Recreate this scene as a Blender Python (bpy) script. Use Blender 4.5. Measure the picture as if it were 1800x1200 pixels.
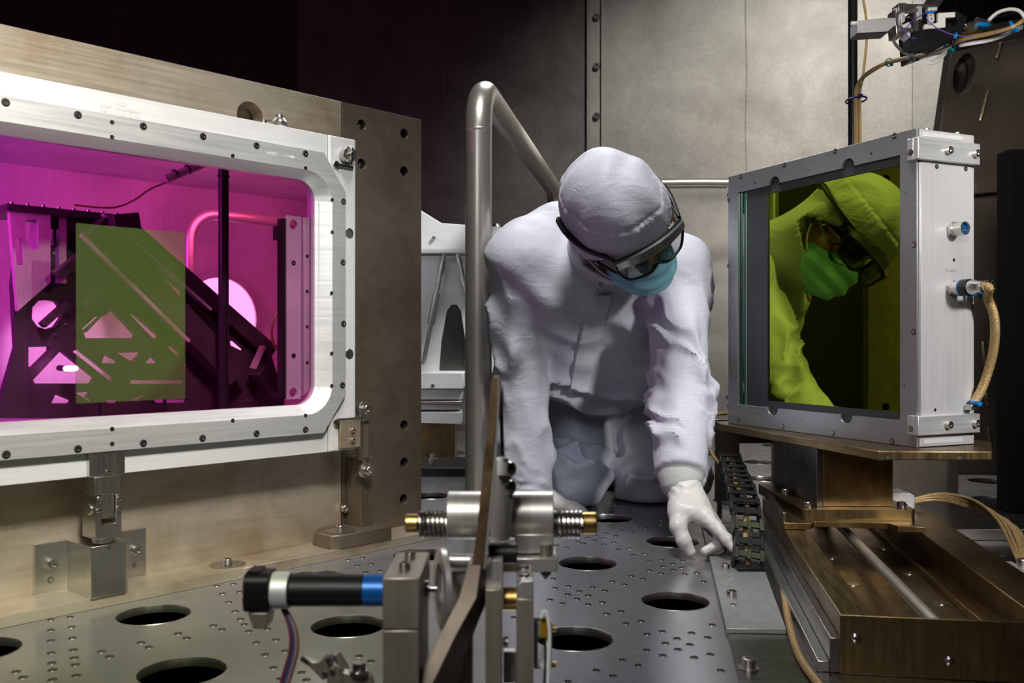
import bpy, bmesh, math, random
import numpy as np
from mathutils import Vector, Matrix
from mathutils.geometry import tessellate_polygon

for o in list(bpy.data.objects): bpy.data.objects.remove(o)
sc = bpy.context.scene
COL = sc.collection
random.seed(4)
F, H = 1650.0, 0.45          # focal length in pixels of an 1800 px wide frame, lens height
PI = math.pi
V = Vector

# ---------------------------------------------------------------- camera, world, lights, exposure
cam = bpy.data.cameras.new('camera'); cam_o = bpy.data.objects.new('camera', cam); COL.objects.link(cam_o)
cam.sensor_width = 36; cam.lens = 36 * F / 1800
cam_o.location = (0, 0, H); cam_o.rotation_euler = (PI / 2, 0, 0)
cam.clip_start = 0.05
cam.dof.use_dof = True; cam.dof.focus_distance = 2.05; cam.dof.aperture_fstop = 9
sc.camera = cam_o
w = bpy.data.worlds.new('world'); sc.world = w; w.use_nodes = True
w.node_tree.nodes['Background'].inputs[0].default_value = (0.5, 0.55, 0.6, 1)
w.node_tree.nodes['Background'].inputs[1].default_value = 0.05
sc.view_settings.view_transform = 'Standard'
try: sc.view_settings.look = 'None'
except Exception: pass
sc.view_settings.exposure = 0.0; sc.view_settings.gamma = 1.0
sc.view_settings.use_curve_mapping = False
sc.cycles.max_bounces = 10; sc.cycles.transparent_max_bounces = 16
sc.cycles.sample_clamp_indirect = 4; sc.cycles.use_denoising = True
sc.cycles.caustics_reflective = False; sc.cycles.caustics_refractive = False

def light(name, kind, loc, aim, power, color=(1, 1, 1), size=0.5, size_y=None, spot=None, blend=0.5):
    l = bpy.data.lights.new(name, kind); l.energy = power; l.color = color
    if kind == 'AREA':
        l.size = size
        if size_y: l.shape = 'RECTANGLE'; l.size_y = size_y
    else: l.shadow_soft_size = size
    if kind == 'SPOT': l.spot_size = math.radians(spot); l.spot_blend = blend
    o = bpy.data.objects.new(name, l); COL.objects.link(o); o.location = loc
    o.rotation_euler = (V(aim) - V(loc)).to_track_quat('-Z', 'Y').to_euler()
    return o
light('key_softbox', 'SPOT', (0.10, 1.22, 2.7), (0.22, 2.25, 0.45), 215, (1, .985, .97), .28, spot=52, blend=.7)
light('front_fill', 'SPOT', (-0.7, -1.2, 1.9), (0.15, 2.2, .3), 38, (.97, .98, 1), .5, spot=44, blend=.9)
light('box_side_spot', 'SPOT', (1.95, -0.5, 1.5), (0.95, 1.72, .55), 300, (1, .98, .96), .16, spot=20, blend=.6)
light('wall_wash', 'SPOT', (1.3, 2.2, 3.15), (1.2, 4.8, .6), 330, (1, .97, .90), .25, spot=62, blend=1)
light('rail_spot', 'SPOT', (0.1, -0.4, 1.5), (.72, 1.3, .05), 45, (1, .93, .82), .2, spot=30, blend=.9)
light('fore_light', 'SPOT', (-0.35, -0.2, 1.3), (-.02, .85, .28), 60, (1, .97, .92), .2, spot=26, blend=.9)
light('right_fill', 'SPOT', (0.45, .7, 1.2), (1.5, 2.9, 1.05), 110, (1, .94, .86), .3, spot=48, blend=.9)
light('plate_spot', 'SPOT', (0.3, -0.1, 2.1), (-.74, 1.6, .6), 400, (1, .96, .89), .16, spot=36, blend=.9)
light('ledge_light', 'SPOT', (-0.1, 0.5, 1.6), (-.70, 1.62, .14), 46, (1, .9, .72), .12, spot=42, blend=.8)
light('knee_spot', 'SPOT', (0.21, 1.3, .52), (.17, 2.5, .12), 8, (.75, .85, 1), .02, spot=12, blend=.9)
light('backframe_light', 'SPOT', (0.5, 3.0, 1.9), (-.3, 3.5, .5), 170, (1, 1, 1), .1, spot=36, blend=.8)
light('floor_light', 'SPOT', (0.2, 3.9, 2.6), (0.3, 1.9, 0), 130, (.95, .97, 1), .4, spot=60, blend=.9)
light('green_spill', 'SPOT', (-0.2, 0.35, 1.2), (-.45, 1.25, 0), 60, (.8, 1, .28), .08, spot=34, blend=.9)

# ---------------------------------------------------------------- coordinates
def P(px, py, d): return V(((px - 900) / F * d, d, H - (py - 600) / F * d))
def G(px, py, z=0.0): return P(px, py, (H - z) * F / (py - 600))
def frame(xdir, origin=(0, 0, 0)):
    x = V(xdir).normalized(); z = V((0, 0, 1)); y = z.cross(x)
    M = Matrix((x, y, z)).transposed().to_4x4(); M.translation = V(origin); return M
I4 = Matrix.Identity(4)
LM = frame((.6825, .7309, 0))                    # left wall plate: x along it, y into it
BM = frame((.4064, -.9137, 0), (.755, 1.75, 0))  # right box: x towards its near edge, y into it
RM = frame((.9878, -.1557, 0), (.4415, 1.26, 0)) # rail bed: y along the rails
def on(M, Y, px, py):
    """point of the local plane y=Y seen at that pixel, in local coordinates"""
    Mi = M.inverted(); o = Mi @ V((0, 0, H)); r = Mi.to_3x3() @ V(((px - 900) / F, 1, -(py - 600) / F))
    return o + r * ((Y - o.y) / r.y)
def L2(Y, px, py): p = on(LM, Y, px, py); return (p.x, p.z)
def B2(Y, px, py): p = on(BM, Y, px, py); return (p.x, p.z)

# ---------------------------------------------------------------- materials
def mat(name):
    m = bpy.data.materials.new(name); m.use_nodes = True
    return m, m.node_tree.nodes, m.node_tree.links, m.node_tree.nodes['Principled BSDF']
def surf(name, c1, c2=None, rough=(.3, .42), metal=1.0, scale=5, stretch=(1, 1, 1), fine=(220, 8, 8), fine_amt=.12, bump=.0, contrast=(.35, .65), coat=0):
    m, n, l, b = mat(name)
    c2 = c2 or c1
    tc = n.new('ShaderNodeTexCoord'); mp = n.new('ShaderNodeMapping'); mp.inputs['Scale'].default_value = stretch
    l.new(tc.outputs['Object'], mp.inputs[0])
    n1 = n.new('ShaderNodeTexNoise'); n1.inputs['Scale'].default_value = scale; n1.inputs['Detail'].default_value = 6; n1.inputs['Roughness'].default_value = .6
    n1.inputs['Distortion'].default_value = .4
    l.new(mp.outputs[0], n1.inputs['Vector'])
    r1 = n.new('ShaderNodeMapRange'); r1.inputs[1].default_value = contrast[0]; r1.inputs[2].default_value = contrast[1]
    l.new(n1.outputs[0], r1.inputs[0])
    mf = n.new('ShaderNodeMapping'); mf.inputs['Scale'].default_value = fine; l.new(tc.outputs['Object'], mf.inputs[0])
    n2 = n.new('ShaderNodeTexNoise'); n2.inputs['Scale'].default_value = 1; n2.inputs['Detail'].default_value = 4; l.new(mf.outputs[0], n2.inputs['Vector'])
    mx = n.new('ShaderNodeMix'); mx.data_type = 'RGBA'; mx.inputs[6].default_value = (*c1, 1); mx.inputs[7].default_value = (*c2, 1)
    l.new(r1.outputs[0], mx.inputs[0])
    m2 = n.new('ShaderNodeMix'); m2.data_type = 'RGBA'; m2.blend_type = 'MULTIPLY'; m2.inputs[0].default_value = 1
    rr = n.new('ShaderNodeMapRange'); rr.inputs[1].default_value = .3; rr.inputs[2].default_value = .7; rr.inputs[3].default_value = 1 - fine_amt; rr.inputs[4].default_value = 1
    l.new(n2.outputs[0], rr.inputs[0]); l.new(mx.outputs[2], m2.inputs[6]); l.new(rr.outputs[0], m2.inputs[7])
    l.new(m2.outputs[2], b.inputs['Base Color'])
    ro = n.new('ShaderNodeMapRange'); ro.inputs[1].default_value = .3; ro.inputs[2].default_value = .7; ro.inputs[3].default_value = rough[0]; ro.inputs[4].default_value = rough[1]
    ad = n.new('ShaderNodeMath'); ad.operation = 'ADD'; l.new(n1.outputs[0], ad.inputs[0]); l.new(n2.outputs[0], ad.inputs[1])
    hf = n.new('ShaderNodeMath'); hf.operation = 'MULTIPLY'; hf.inputs[1].default_value = .5; l.new(ad.outputs[0], hf.inputs[0])
    l.new(hf.outputs[0], ro.inputs[0]); l.new(ro.outputs[0], b.inputs['Roughness'])
    b.inputs['Metallic'].default_value = metal
    b.inputs['Coat Weight'].default_value = coat
    if bump:
        bp = n.new('ShaderNodeBump'); bp.inputs['Strength'].default_value = bump; bp.inputs['Distance'].default_value = .001
        l.new(n2.outputs[0], bp.inputs['Height']); l.new(bp.outputs[0], b.inputs['Normal'])
    return m
def plain(name, c, rough=.5, metal=0.0, coat=0):
    m, n, l, b = mat(name)
    b.inputs['Base Color'].default_value = (*c, 1); b.inputs['Roughness'].default_value = rough; b.inputs['Metallic'].default_value = metal
    b.inputs['Coat Weight'].default_value = coat
    return m
M_tan = surf('tan_stained_steel', (.70, .62, .50), (.45, .36, .25), (.27, .46), scale=6.5, stretch=(1, 1, 1.2), fine=(6, 6, 160), fine_amt=.05, bump=.02, metal=.72, contrast=(.38, .66))
M_brown = surf('brown_shaded_steel', (.25, .205, .155), (.17, .135, .095), (.33, .48), scale=7, fine=(40, 40, 40), fine_amt=.08, bump=.05, metal=.75)  # brown steel, darkened for the shade at the plate's right end
M_alu = surf('milled_aluminium', (.80, .81, .81), (.72, .73, .74), (.36, .5), metal=.75, scale=5, fine=(8, 8, 240), fine_amt=.08, bump=.08)
M_aluw = surf('bright_aluminium', (.88, .885, .89), (.82, .83, .84), (.4, .5), metal=.45, scale=5, fine=(8, 8, 240), fine_amt=.06, bump=.05)
M_side = surf('brushed_vertical_aluminium', (.8, .79, .79), (.68, .67, .68), (.32, .45), metal=.5, scale=3, fine=(260, 260, 5), fine_amt=.07, bump=.05)
M_face = surf('anodised_grey_frame', (.46, .48, .49), (.40, .42, .43), (.34, .44), metal=.85, scale=3, fine=(200, 200, 200), fine_amt=.06)
M_steel = surf('machined_steel', (.60, .59, .57), (.52, .50, .47), (.26, .36), scale=9, fine=(200, 200, 12), fine_amt=.06)
M_floor = surf('breadboard_steel', (.47, .47, .48), (.36, .36, .37), (.17, .30), metal=.72, scale=3, stretch=(1, .5, 1), fine=(30, 200, 30), fine_amt=.14, bump=.05)
M_base = surf('dark_brushed_steel', (.30, .29, .275), (.2, .19, .18), (.22, .36), scale=4, fine=(8, 300, 8), fine_amt=.14)
M_bronze = surf('bronze_tinted_steel', (.38, .275, .14), (.20, .135, .06), (.26, .42), scale=9, fine=(160, 12, 12), fine_amt=.2, bump=.1)
M_darkb = surf('dark_bronze_plate', (.16, .13, .105), (.10, .082, .067), (.4, .5), metal=.45, scale=3, fine=(60, 60, 60), fine_amt=.1)
M_encl = surf('added_box_lining', (.75, .72, .74), (.5, .46, .5), (.5, .6), metal=.0, scale=4, contrast=(.3, .7))
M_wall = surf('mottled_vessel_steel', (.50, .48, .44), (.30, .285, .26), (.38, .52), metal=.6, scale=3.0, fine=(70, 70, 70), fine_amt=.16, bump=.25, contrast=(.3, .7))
M_walld = surf('shaded_vessel_steel', (.034, .034, .03), (.014, .014, .012), (.5, .65), metal=.0, scale=2.2, fine=(70, 70, 70), fine_amt=.16, bump=.25, contrast=(.3, .7))  # darkened copy of the wall steel, shade put into the colour
M_wallm = surf('half_shaded_vessel_steel', (.26, .25, .23), (.10, .098, .09), (.4, .55), metal=.6, scale=2.4, fine=(70, 70, 70), fine_amt=.16, bump=.25, contrast=(.3, .7))  # wall steel in half shade, the falloff put into its colour
M_pole = surf('polished_pipe_steel', (.66, .62, .56), (.58, .54, .48), (.27, .37), scale=8, metal=.8, fine=(30, 30, 200), fine_amt=.06)
M_black = plain('black_plastic', (.008, .008, .009), .42); M_black.node_tree.nodes['Principled BSDF'].inputs['Specular IOR Level'].default_value = .3
M_blackm = plain('black_anodised', (.02, .02, .022), .3, .5)
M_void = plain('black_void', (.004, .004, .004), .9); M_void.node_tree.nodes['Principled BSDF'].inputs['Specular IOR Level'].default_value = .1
M_blue = plain('blue_anodised', (.005, .12, .42), .35, .3)
M_tie = plain('blue_cable_tie', (.0, .2, .6), .4)
M_teal = plain('teal_cable_tie', (.0, .36, .42), .4)
M_white = plain('white_plastic', (.8, .8, .78), .4)
M_brass = surf('brass', (.72, .5, .18), (.55, .36, .12), (.25, .4), scale=60)
M_copper = surf('heated_bar_edge', (.30, .20, .11), (.10, .06, .03), (.35, .5), scale=35, metal=.7)
M_screw = surf('screw_steel', (.62, .60, .56), (.5, .48, .44), (.2, .3), scale=60)
M_groove = plain('screw_groove', (.02, .02, .02), .6)
M_mint = surf('mint_aluminium', (.42, .62, .52), (.3, .5, .41), (.35, .45), metal=.3, scale=6, fine=(240, 240, 5))
M_bezel = plain('bezel_grey', (.035, .037, .042), .45)
M_gold = plain('gold_tape', (.5, .3, .02), .3, .5)
def braided(name, c1, c2):
    m, n, l, b = mat(name)
    tc = n.new('ShaderNodeTexCoord'); ck = n.new('ShaderNodeTexVoronoi'); ck.inputs['Scale'].default_value = 420
    l.new(tc.outputs['Object'], ck.inputs['Vector'])
    mx = n.new('ShaderNodeMix'); mx.data_type = 'RGBA'; mx.inputs[6].default_value = (*c2, 1); mx.inputs[7].default_value = (*c1, 1)
    l.new(ck.outputs['Distance'], mx.inputs[0]); l.new(mx.outputs[2], b.inputs['Base Color'])
    bp = n.new('ShaderNodeBump'); bp.inputs['Strength'].default_value = .5; bp.inputs['Distance'].default_value = .001
    l.new(ck.outputs['Distance'], bp.inputs['Height']); l.new(bp.outputs[0], b.inputs['Normal'])
    b.inputs['Roughness'].default_value = .45; b.inputs['Metallic'].default_value = .3
    return m
M_braid = braided('tan_braid', (.25, .15, .05), (.62, .43, .2))
def cloth(name, c, grid=True, bumpy=.3):
    m, n, l, b = mat(name)
    tc = n.new('ShaderNodeTexCoord'); out = None
    if grid:
        sp = n.new('ShaderNodeSeparateXYZ'); l.new(tc.outputs['Object'], sp.inputs[0])
        vals = []
        for ax in ('X', 'Z'):
            a = n.new('ShaderNodeMath'); a.operation = 'MULTIPLY'; a.inputs[1].default_value = 1 / .0056; l.new(sp.outputs[ax], a.inputs[0])
            f = n.new('ShaderNodeMath'); f.operation = 'FRACT'; l.new(a.outputs[0], f.inputs[0])
            g = n.new('ShaderNodeMath'); g.operation = 'LESS_THAN'; g.inputs[1].default_value = .16; l.new(f.outputs[0], g.inputs[0]); vals.append(g)
        mxm = n.new('ShaderNodeMath'); mxm.operation = 'MAXIMUM'; l.new(vals[0].outputs[0], mxm.inputs[0]); l.new(vals[1].outputs[0], mxm.inputs[1])
        mx = n.new('ShaderNodeMix'); mx.data_type = 'RGBA'; mx.inputs[6].default_value = (*c, 1); mx.inputs[7].default_value = (*[v * .84 for v in c], 1)
        l.new(mxm.outputs[0], mx.inputs[0]); l.new(mx.outputs[2], b.inputs['Base Color'])
    else: b.inputs['Base Color'].default_value = (*c, 1)
    n1 = n.new('ShaderNodeTexNoise'); n1.inputs['Scale'].default_value = 16; n1.inputs['Detail'].default_value = 5; n1.inputs['Distortion'].default_value = 1.2
    mp = n.new('ShaderNodeMapping'); mp.inputs['Scale'].default_value = (1, 1, 1.6); mp.inputs['Rotation'].default_value = (.3, .5, .2)
    l.new(tc.outputs['Object'], mp.inputs[0]); l.new(mp.outputs[0], n1.inputs['Vector'])
    bp = n.new('ShaderNodeBump'); bp.inputs['Strength'].default_value = bumpy; bp.inputs['Distance'].default_value = .02
    l.new(n1.outputs[0], bp.inputs['Height']); l.new(bp.outputs[0], b.inputs['Normal'])
    b.inputs['Roughness'].default_value = .6; b.inputs['Sheen Weight'].default_value = .15
    return m
M_suit = cloth('cleanroom_fabric', (.60, .61, .69), True, .16)
M_cuff = cloth('knit_cuff', (.5, .53, .5), False, .1)
M_glove = cloth('latex_glove', (.72, .71, .67), False, .12); M_glove.node_tree.nodes['Principled BSDF'].inputs['Roughness'].default_value = .42
M_mask = cloth('blue_mask_fabric', (.24, .58, .70), False, .1)
M_strap = plain('white_strap', (.75, .76, .74), .6)
M_skin = surf('skin', (.50, .24, .15), (.40, .17, .10), (.45, .55), metal=0, scale=60); M_skin.node_tree.nodes['Principled BSDF'].inputs['Subsurface Weight'].default_value = .1
M_boot = surf('silver_boot_cover', (.6, .6, .62), (.4, .4, .42), (.2, .35), metal=.6, scale=30, bump=.5, fine=(50, 50, 50))
M_tort = surf('tortoiseshell', (.02, .012, .008), (.35, .12, .02), (.15, .2), metal=0, scale=90)
M_gogf = plain('goggle_grey_brow', (.10, .105, .11), .22, 0, .5)

def glass(name, tint, gloss=.08, rough=.0, diffuse=None, grad=None, fac=.0):
    m, n, l, b = mat(name); n.remove(b); out = n['Material Output']
    t = n.new('ShaderNodeBsdfTransparent'); t.inputs[0].default_value = (*tint, 1)
    if grad:
        tc = n.new('ShaderNodeTexCoord'); sp = n.new('ShaderNodeSeparateXYZ'); l.new(tc.outputs['Object'], sp.inputs[0])
        mr = n.new('ShaderNodeMapRange'); mr.inputs[1].default_value = grad[0]; mr.inputs[2].default_value = grad[1]; l.new(sp.outputs['X'], mr.inputs[0])
        mx = n.new('ShaderNodeMix'); mx.data_type = 'RGBA'; mx.inputs[6].default_value = (*tint, 1); mx.inputs[7].default_value = (*grad[2], 1)
        l.new(mr.outputs[0], mx.inputs[0]); l.new(mx.outputs[2], t.inputs[0])
    g = n.new('ShaderNodeBsdfGlossy'); g.inputs['Roughness'].default_value = rough
    mx1 = n.new('ShaderNodeMixShader'); mx1.inputs[0].default_value = gloss; l.new(t.outputs[0], mx1.inputs[1]); l.new(g.outputs[0], mx1.inputs[2])
    last = mx1
    if diffuse:
        d = n.new('ShaderNodeBsdfDiffuse'); d.inputs[0].default_value = (*diffuse, 1)
        mx2 = n.new('ShaderNodeMixShader'); mx2.inputs[0].default_value = fac; l.new(mx1.outputs[0], mx2.inputs[1]); l.new(d.outputs[0], mx2.inputs[2]); last = mx2
    l.new(last.outputs[0], out.inputs[0]); return m
M_pane = glass('pink_laser_glass', (.86, .62, .95), .02, 0, grad=(-.45, .35, (.98, .70, .86)))
M_greenp = glass('green_reflection_haze', (.97, .92, .9), .03, 0, (.14, .62, .07), fac=.22)  # green reflection in the pane, put into a hazy sheet colour
M_mirror = plain('green_dichroic_mirror', (.30, .40, .03), .0, 1)
M_tealglass = glass('teal_glass_edge', (.35, .75, .62), .25, .02)
M_lens = glass('smoky_lens', (.42, .42, .40), .10)
M_clear = glass('clear_lens', (.9, .9, .9), .08)
def emit(name, c, s):
    m, n, l, b = mat(name); b.inputs['Base Color'].default_value = (*c, 1); b.inputs['Emission Color'].default_value = (*c, 1); b.inputs['Emission Strength'].default_value = s; return m

# ---------------------------------------------------------------- mesh helpers
def finish(me, ang=35):
    me.polygons.foreach_set('use_smooth', [True] * len(me.polygons))
    try: me.set_sharp_from_angle(angle=math.radians(ang))
    except Exception: pass
class Thing:
    def __init__(s, name, label, cat, M=I4, base=(0, 0, 0), group=None, kind=None):
        s.o = bpy.data.objects.new(name, None); COL.objects.link(s.o); s.o.empty_display_size = .05
        s.b = V(base); s.o.matrix_world = M @ Matrix.Translation(s.b)
        tag(s.o, label, cat, group, kind); s.M = M
def tag(o, label=None, cat=None, group=None, kind=None):
    if label: o['label'] = label
    if cat: o['category'] = cat
    if group: o['group'] = group
    if kind: o['kind'] = kind
class Part:                       # lets a sub-part hang under a part
    def __init__(s, o, b): s.o = o; s.b = b
class MB:
    def __init__(s): s.v = []; s.f = []; s.mi = []; s.cur = 0
    def add(s, vs, fs):
        k = len(s.v); s.v += [V(v) for v in vs]; s.f += [tuple(i + k for i in f) for f in fs]; s.mi += [s.cur] * len(fs); return s
    def box(s, x0, x1, y0, y1, z0, z1, R=None, c=None):
        vs = [V((x, y, z)) for z in (z0, z1) for y in (y0, y1) for x in (x0, x1)]
        if R is not None: vs = [R @ (v) + V(c or (0, 0, 0)) for v in vs]
        return s.add(vs, [(0, 2, 3, 1), (4, 5, 7, 6), (0, 1, 5, 4), (2, 6, 7, 3), (0, 4, 6, 2), (1, 3, 7, 5)])
    def lathe(s, prof, p0, ax, n=20):
        p0 = V(p0); ax = V(ax).normalized(); u = ax.orthogonal().normalized(); w_ = ax.cross(u)
        vs = []; fs = []; m = len(prof)
        for i in range(n):
            a = 2 * PI * i / n; e = u * math.cos(a) + w_ * math.sin(a)
            for r, h in prof: vs.append(p0 + ax * h + e * r)
        for i in range(n):
            j = (i + 1) % n
            for k in range(m - 1): fs.append((i * m + k, j * m + k, j * m + k + 1, i * m + k + 1))
        s.add(vs, fs)
        if prof[0][0] > 1e-6: s.f.append(tuple(len(s.v) - n * m + i * m for i in range(n))[::-1]); s.mi.append(s.cur)
        if prof[-1][0] > 1e-6: s.f.append(tuple(len(s.v) - n * m + i * m + m - 1 for i in range(n))); s.mi.append(s.cur)
        return s
    def cyl(s, p0, p1, r, r1=None, n=16, bev=0):
        p0 = V(p0); p1 = V(p1); h = (p1 - p0).length; r1 = r if r1 is None else r1
        pr = [(r - bev, 0), (r, bev), (r1, h - bev), (r1 - bev, h)] if bev else [(r, 0), (r1, h)]
        return s.lathe(pr, p0, p1 - p0, n)
    def tube(s, pts, r, n=8, smooth=0, closed=False):
        pts = [V(p) for p in pts]
        for _ in range(smooth):
            q = []
            for i in range(len(pts) - (0 if closed else 1)):
                a, b = pts[i], pts[(i + 1) % len(pts)]; q += [a * .75 + b * .25, a * .25 + b * .75]
            if not closed: q = [pts[0]] + q[1:-1] + [pts[-1]]
            pts = q
        m = len(pts); rs = r if isinstance(r, (list, tuple)) else [r] * m
        t0 = (pts[1] - pts[0]).normalized(); u = t0.orthogonal().normalized(); vs = []; fs = []
        for i in range(m):
            if closed: t = (pts[(i + 1) % m] - pts[i - 1])
            else: t = pts[min(i + 1, m - 1)] - pts[max(i - 1, 0)]
            t.normalize(); u = (u - t * u.dot(t)).normalized(); w_ = t.cross(u); rr = rs[min(i, len(rs) - 1)]
            for k in range(n):
                a = 2 * PI * k / n; vs.append(pts[i] + (u * math.cos(a) + w_ * math.sin(a)) * rr)
        for i in range(m if closed else m - 1):
            j = (i + 1) % m
            for k in range(n): fs.append((i * n + k, i * n + (k + 1) % n, j * n + (k + 1) % n, j * n + k))
        if not closed: fs += [tuple(range(n))[::-1], tuple(range((m - 1) * n, m * n))]
        return s.add(vs, fs)
    def prism(s, outer, holes, y0, y1, to=None):
        """2D outline (x,z) extruded along y; to maps (x,y,z) elsewhere"""
        to = to or (lambda x, y, z: V((x, y, z)))
        loops = [outer] + list(holes)
        tri = tessellate_polygon([[V((a, b, 0)) for a, b in lp] for lp in loops])
        flat = [p for lp in loops for p in lp]; N = len(flat)
        vs = [to(a, y0, b) for a, b in flat] + [to(a, y1, b) for a, b in flat]
        fs = [tuple(t) for t in tri] + [tuple(i + N for i in t[::-1]) for t in tri]
        k = 0
        for lp in loops:
            m = len(lp)
            for i in range(m): fs.append((k + i, k + (i + 1) % m, k + (i + 1) % m + N, k + i + N))
            k += m
        return s.add(vs, fs)
    def loft(s, loops):
        k = len(loops[0]); vs = [p for lp in loops for p in lp]; fs = []
        for a in range(len(loops) - 1):
            for i in range(k): fs.append((a * k + i, a * k + (i + 1) % k, (a + 1) * k + (i + 1) % k, (a + 1) * k + i))
        return s.add(vs, fs)
    def mesh(s, name, mats, base, ang=35):
        me = bpy.data.meshes.new(name); me.from_pydata([v - base for v in s.v], [], s.f)
        for m in (mats if isinstance(mats, (list, tuple)) else [mats]): me.materials.append(m)
        me.polygons.foreach_set('material_index', s.mi)
        bm = bmesh.new(); bm.from_mesh(me); bmesh.ops.recalc_face_normals(bm, faces=bm.faces); bm.to_mesh(me); bm.free()
        finish(me, ang); return me
    def build(s, name, m, parent, bevel=0, label=None, ang=35, kind=None):
        o = bpy.data.objects.new(name, s.mesh(name, m, parent.b, ang)); COL.objects.link(o); o.parent = parent.o
        if bevel: bv = o.modifiers.new('bevel', 'BEVEL'); bv.width = bevel; bv.segments = 2; bv.limit_method = 'ANGLE'; bv.angle_limit = math.radians(50)
        tag(o, label, kind=kind); return Part(o, parent.b)
    def top(s, name, m, label, cat, M=I4, base=None, bevel=0, group=None, kind=None, ang=35):
        base = V(base) if base is not None else V((sum(v.x for v in s.v) / len(s.v), sum(v.y for v in s.v) / len(s.v), min(v.z for v in s.v)))
        o = bpy.data.objects.new(name, s.mesh(name, m, base, ang)); COL.objects.link(o); o.matrix_world = M @ Matrix.Translation(base)
        if bevel: bv = o.modifiers.new('bevel', 'BEVEL'); bv.width = bevel; bv.segments = 2; bv.limit_method = 'ANGLE'; bv.angle_limit = math.radians(50)
        tag(o, label, cat, group, kind); return Part(o, base)
def rrect(x0, x1, z0, z1, r, n=6):
    p = []
    for cx, cz, a0 in ((x1 - r, z1 - r, 0), (x0 + r, z1 - r, 90), (x0 + r, z0 + r, 180), (x1 - r, z0 + r, 270)):
        for i in range(n + 1):
            a = math.radians(a0 + 90 * i / n); p.append((cx + r * math.cos(a), cz + r * math.sin(a)))
    return p
def circ(x, z, r, n=24, rz=None): return [(x + r * math.cos(2 * PI * i / n), z + (rz or r) * math.sin(2 * PI * i / n)) for i in range(n)]
# screws: shared meshes, +Z out of the surface
def screw_mesh(kind, r):
    b = MB()
    if kind == 'cap':      # socket cap screw standing proud
        b.lathe([(r * .01, r * .7), (r * .52, r * .7), (r * .54, r * 1.25), (r * .9, r * 1.25), (r, r * 1.12), (r, 0)], (0, 0, 0), (0, 0, 1), 18)
    elif kind == 'flush':  # countersunk screw in its dark groove
        b.lathe([(r * .01, r * .05), (r * .38, r * .05), (r * .4, r * .28), (r * .78, r * .28), (r * .8, .0002)], (0, 0, 0), (0, 0, 1), 16)
        b.cur = 1; b.lathe([(r * .8, .0002), (r * 1.08, .0003), (r * 1.1, 0)], (0, 0, 0), (0, 0, 1), 16)
    elif kind == 'hole':
        b.cur = 1; b.lathe([(r * .01, .0003), (r * .9, .0003)], (0, 0, 0), (0, 0, 1), 12); b.cur = 0; b.lathe([(r * .9, .0004), (r * 1.1, .0005), (r * 1.15, 0)], (0, 0, 0), (0, 0, 1), 12)
    elif kind == 'phillips':
        b.lathe([(r * .01, r * .45), (r * .5, r * .42), (r * .85, r * .25), (r, 0)], (0, 0, 0), (0, 0, 1), 18)
        b.cur = 1
        for q in (0, 1): 
            a, c = (r * .55, r * .1) if q else (r * .1, r * .55)
            b.box(-a, a, -c, c, r * .3, r * .47)
    return b.mesh('screw_' + kind, [M_screw, M_groove], V((0, 0, 0)))
SC = {}
def screw(parent, pos, ax, kind='cap', r=.006, name='screw'):
    key = (kind, round(r, 4))
    if key not in SC: SC[key] = screw_mesh(kind, r)
    o = bpy.data.objects.new(name, SC[key]); COL.objects.link(o); o.parent = parent.o
    o.location = V(pos) - parent.b; o.rotation_euler = V(ax).to_track_quat('Z', 'Y').to_euler(); return o
def text_part(s, size, pos, xdir, up, parent, m, mirror=False, name='lettering', spacing=1.0):
    cu = bpy.data.curves.new(name, 'FONT'); cu.body = s; cu.size = size; cu.align_x = 'CENTER'; cu.extrude = .0002; cu.space_line = spacing
    t = bpy.data.objects.new('tmp', cu); COL.objects.link(t)
    me = bpy.data.meshes.new_from_object(t.evaluated_get(bpy.context.evaluated_depsgraph_get())); bpy.data.objects.remove(t)
    me.materials.clear(); me.materials.append(m)
    x = V(xdir).normalized(); y = V(up).normalized(); z = x.cross(y)
    R = Matrix((x * (-1 if mirror else 1), y, z)).transposed().to_4x4()
    me.transform(R); me.update()
    o = bpy.data.objects.new(name, me); COL.objects.link(o); o.parent = parent.o; o.location = V(pos) - parent.b; o['kind'] = 'stuff'
    del o['kind']; return o

# ================================================================ SETTING: round steel vessel
RW = 4.8
BIG = [(270, 1080), (320, 1180), (612, 1100), (555, 1016), (740, 975), (757, 871), (1033, 990), (1010, 1122), (1187, 1056), (1182, 952), (1072, 911), (1085, 858), (1335, 812), (1290, 880), (1290, 917), (1796, 975), (1745, 878), (-40, 1142), (1735, 845)]
SM = [(89,1089),(123,1084),(89,1107),(125,1102),(89,1126),(127,1121),(90,1147),(129,1142),(91,1165),(131,1156),(92,1177),(132,1168),(92,1194),(134,1187),(28,1180),(40,1190),(178,1145),(192,1154),(248,1129),(262,1137),(313,1113),(328,1121),(375,1099),(390,1106),(381,1029),(410,1026),(391,1043),(421,1040),(402,1058),(431,1054),(413,1074),(423,1088),(429,1097),(437,1109),(470,1105),(451,1129),(485,1124),(466,1150),(501,1144),(481,1173),(530,1182),(539,1195),(493,1193),(612,983),(637,980),(628,994),(652,991),(643,1006),(669,1003),(631,1153),(652,1162),(899,996),(904,1085),(998,1198)]
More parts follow.
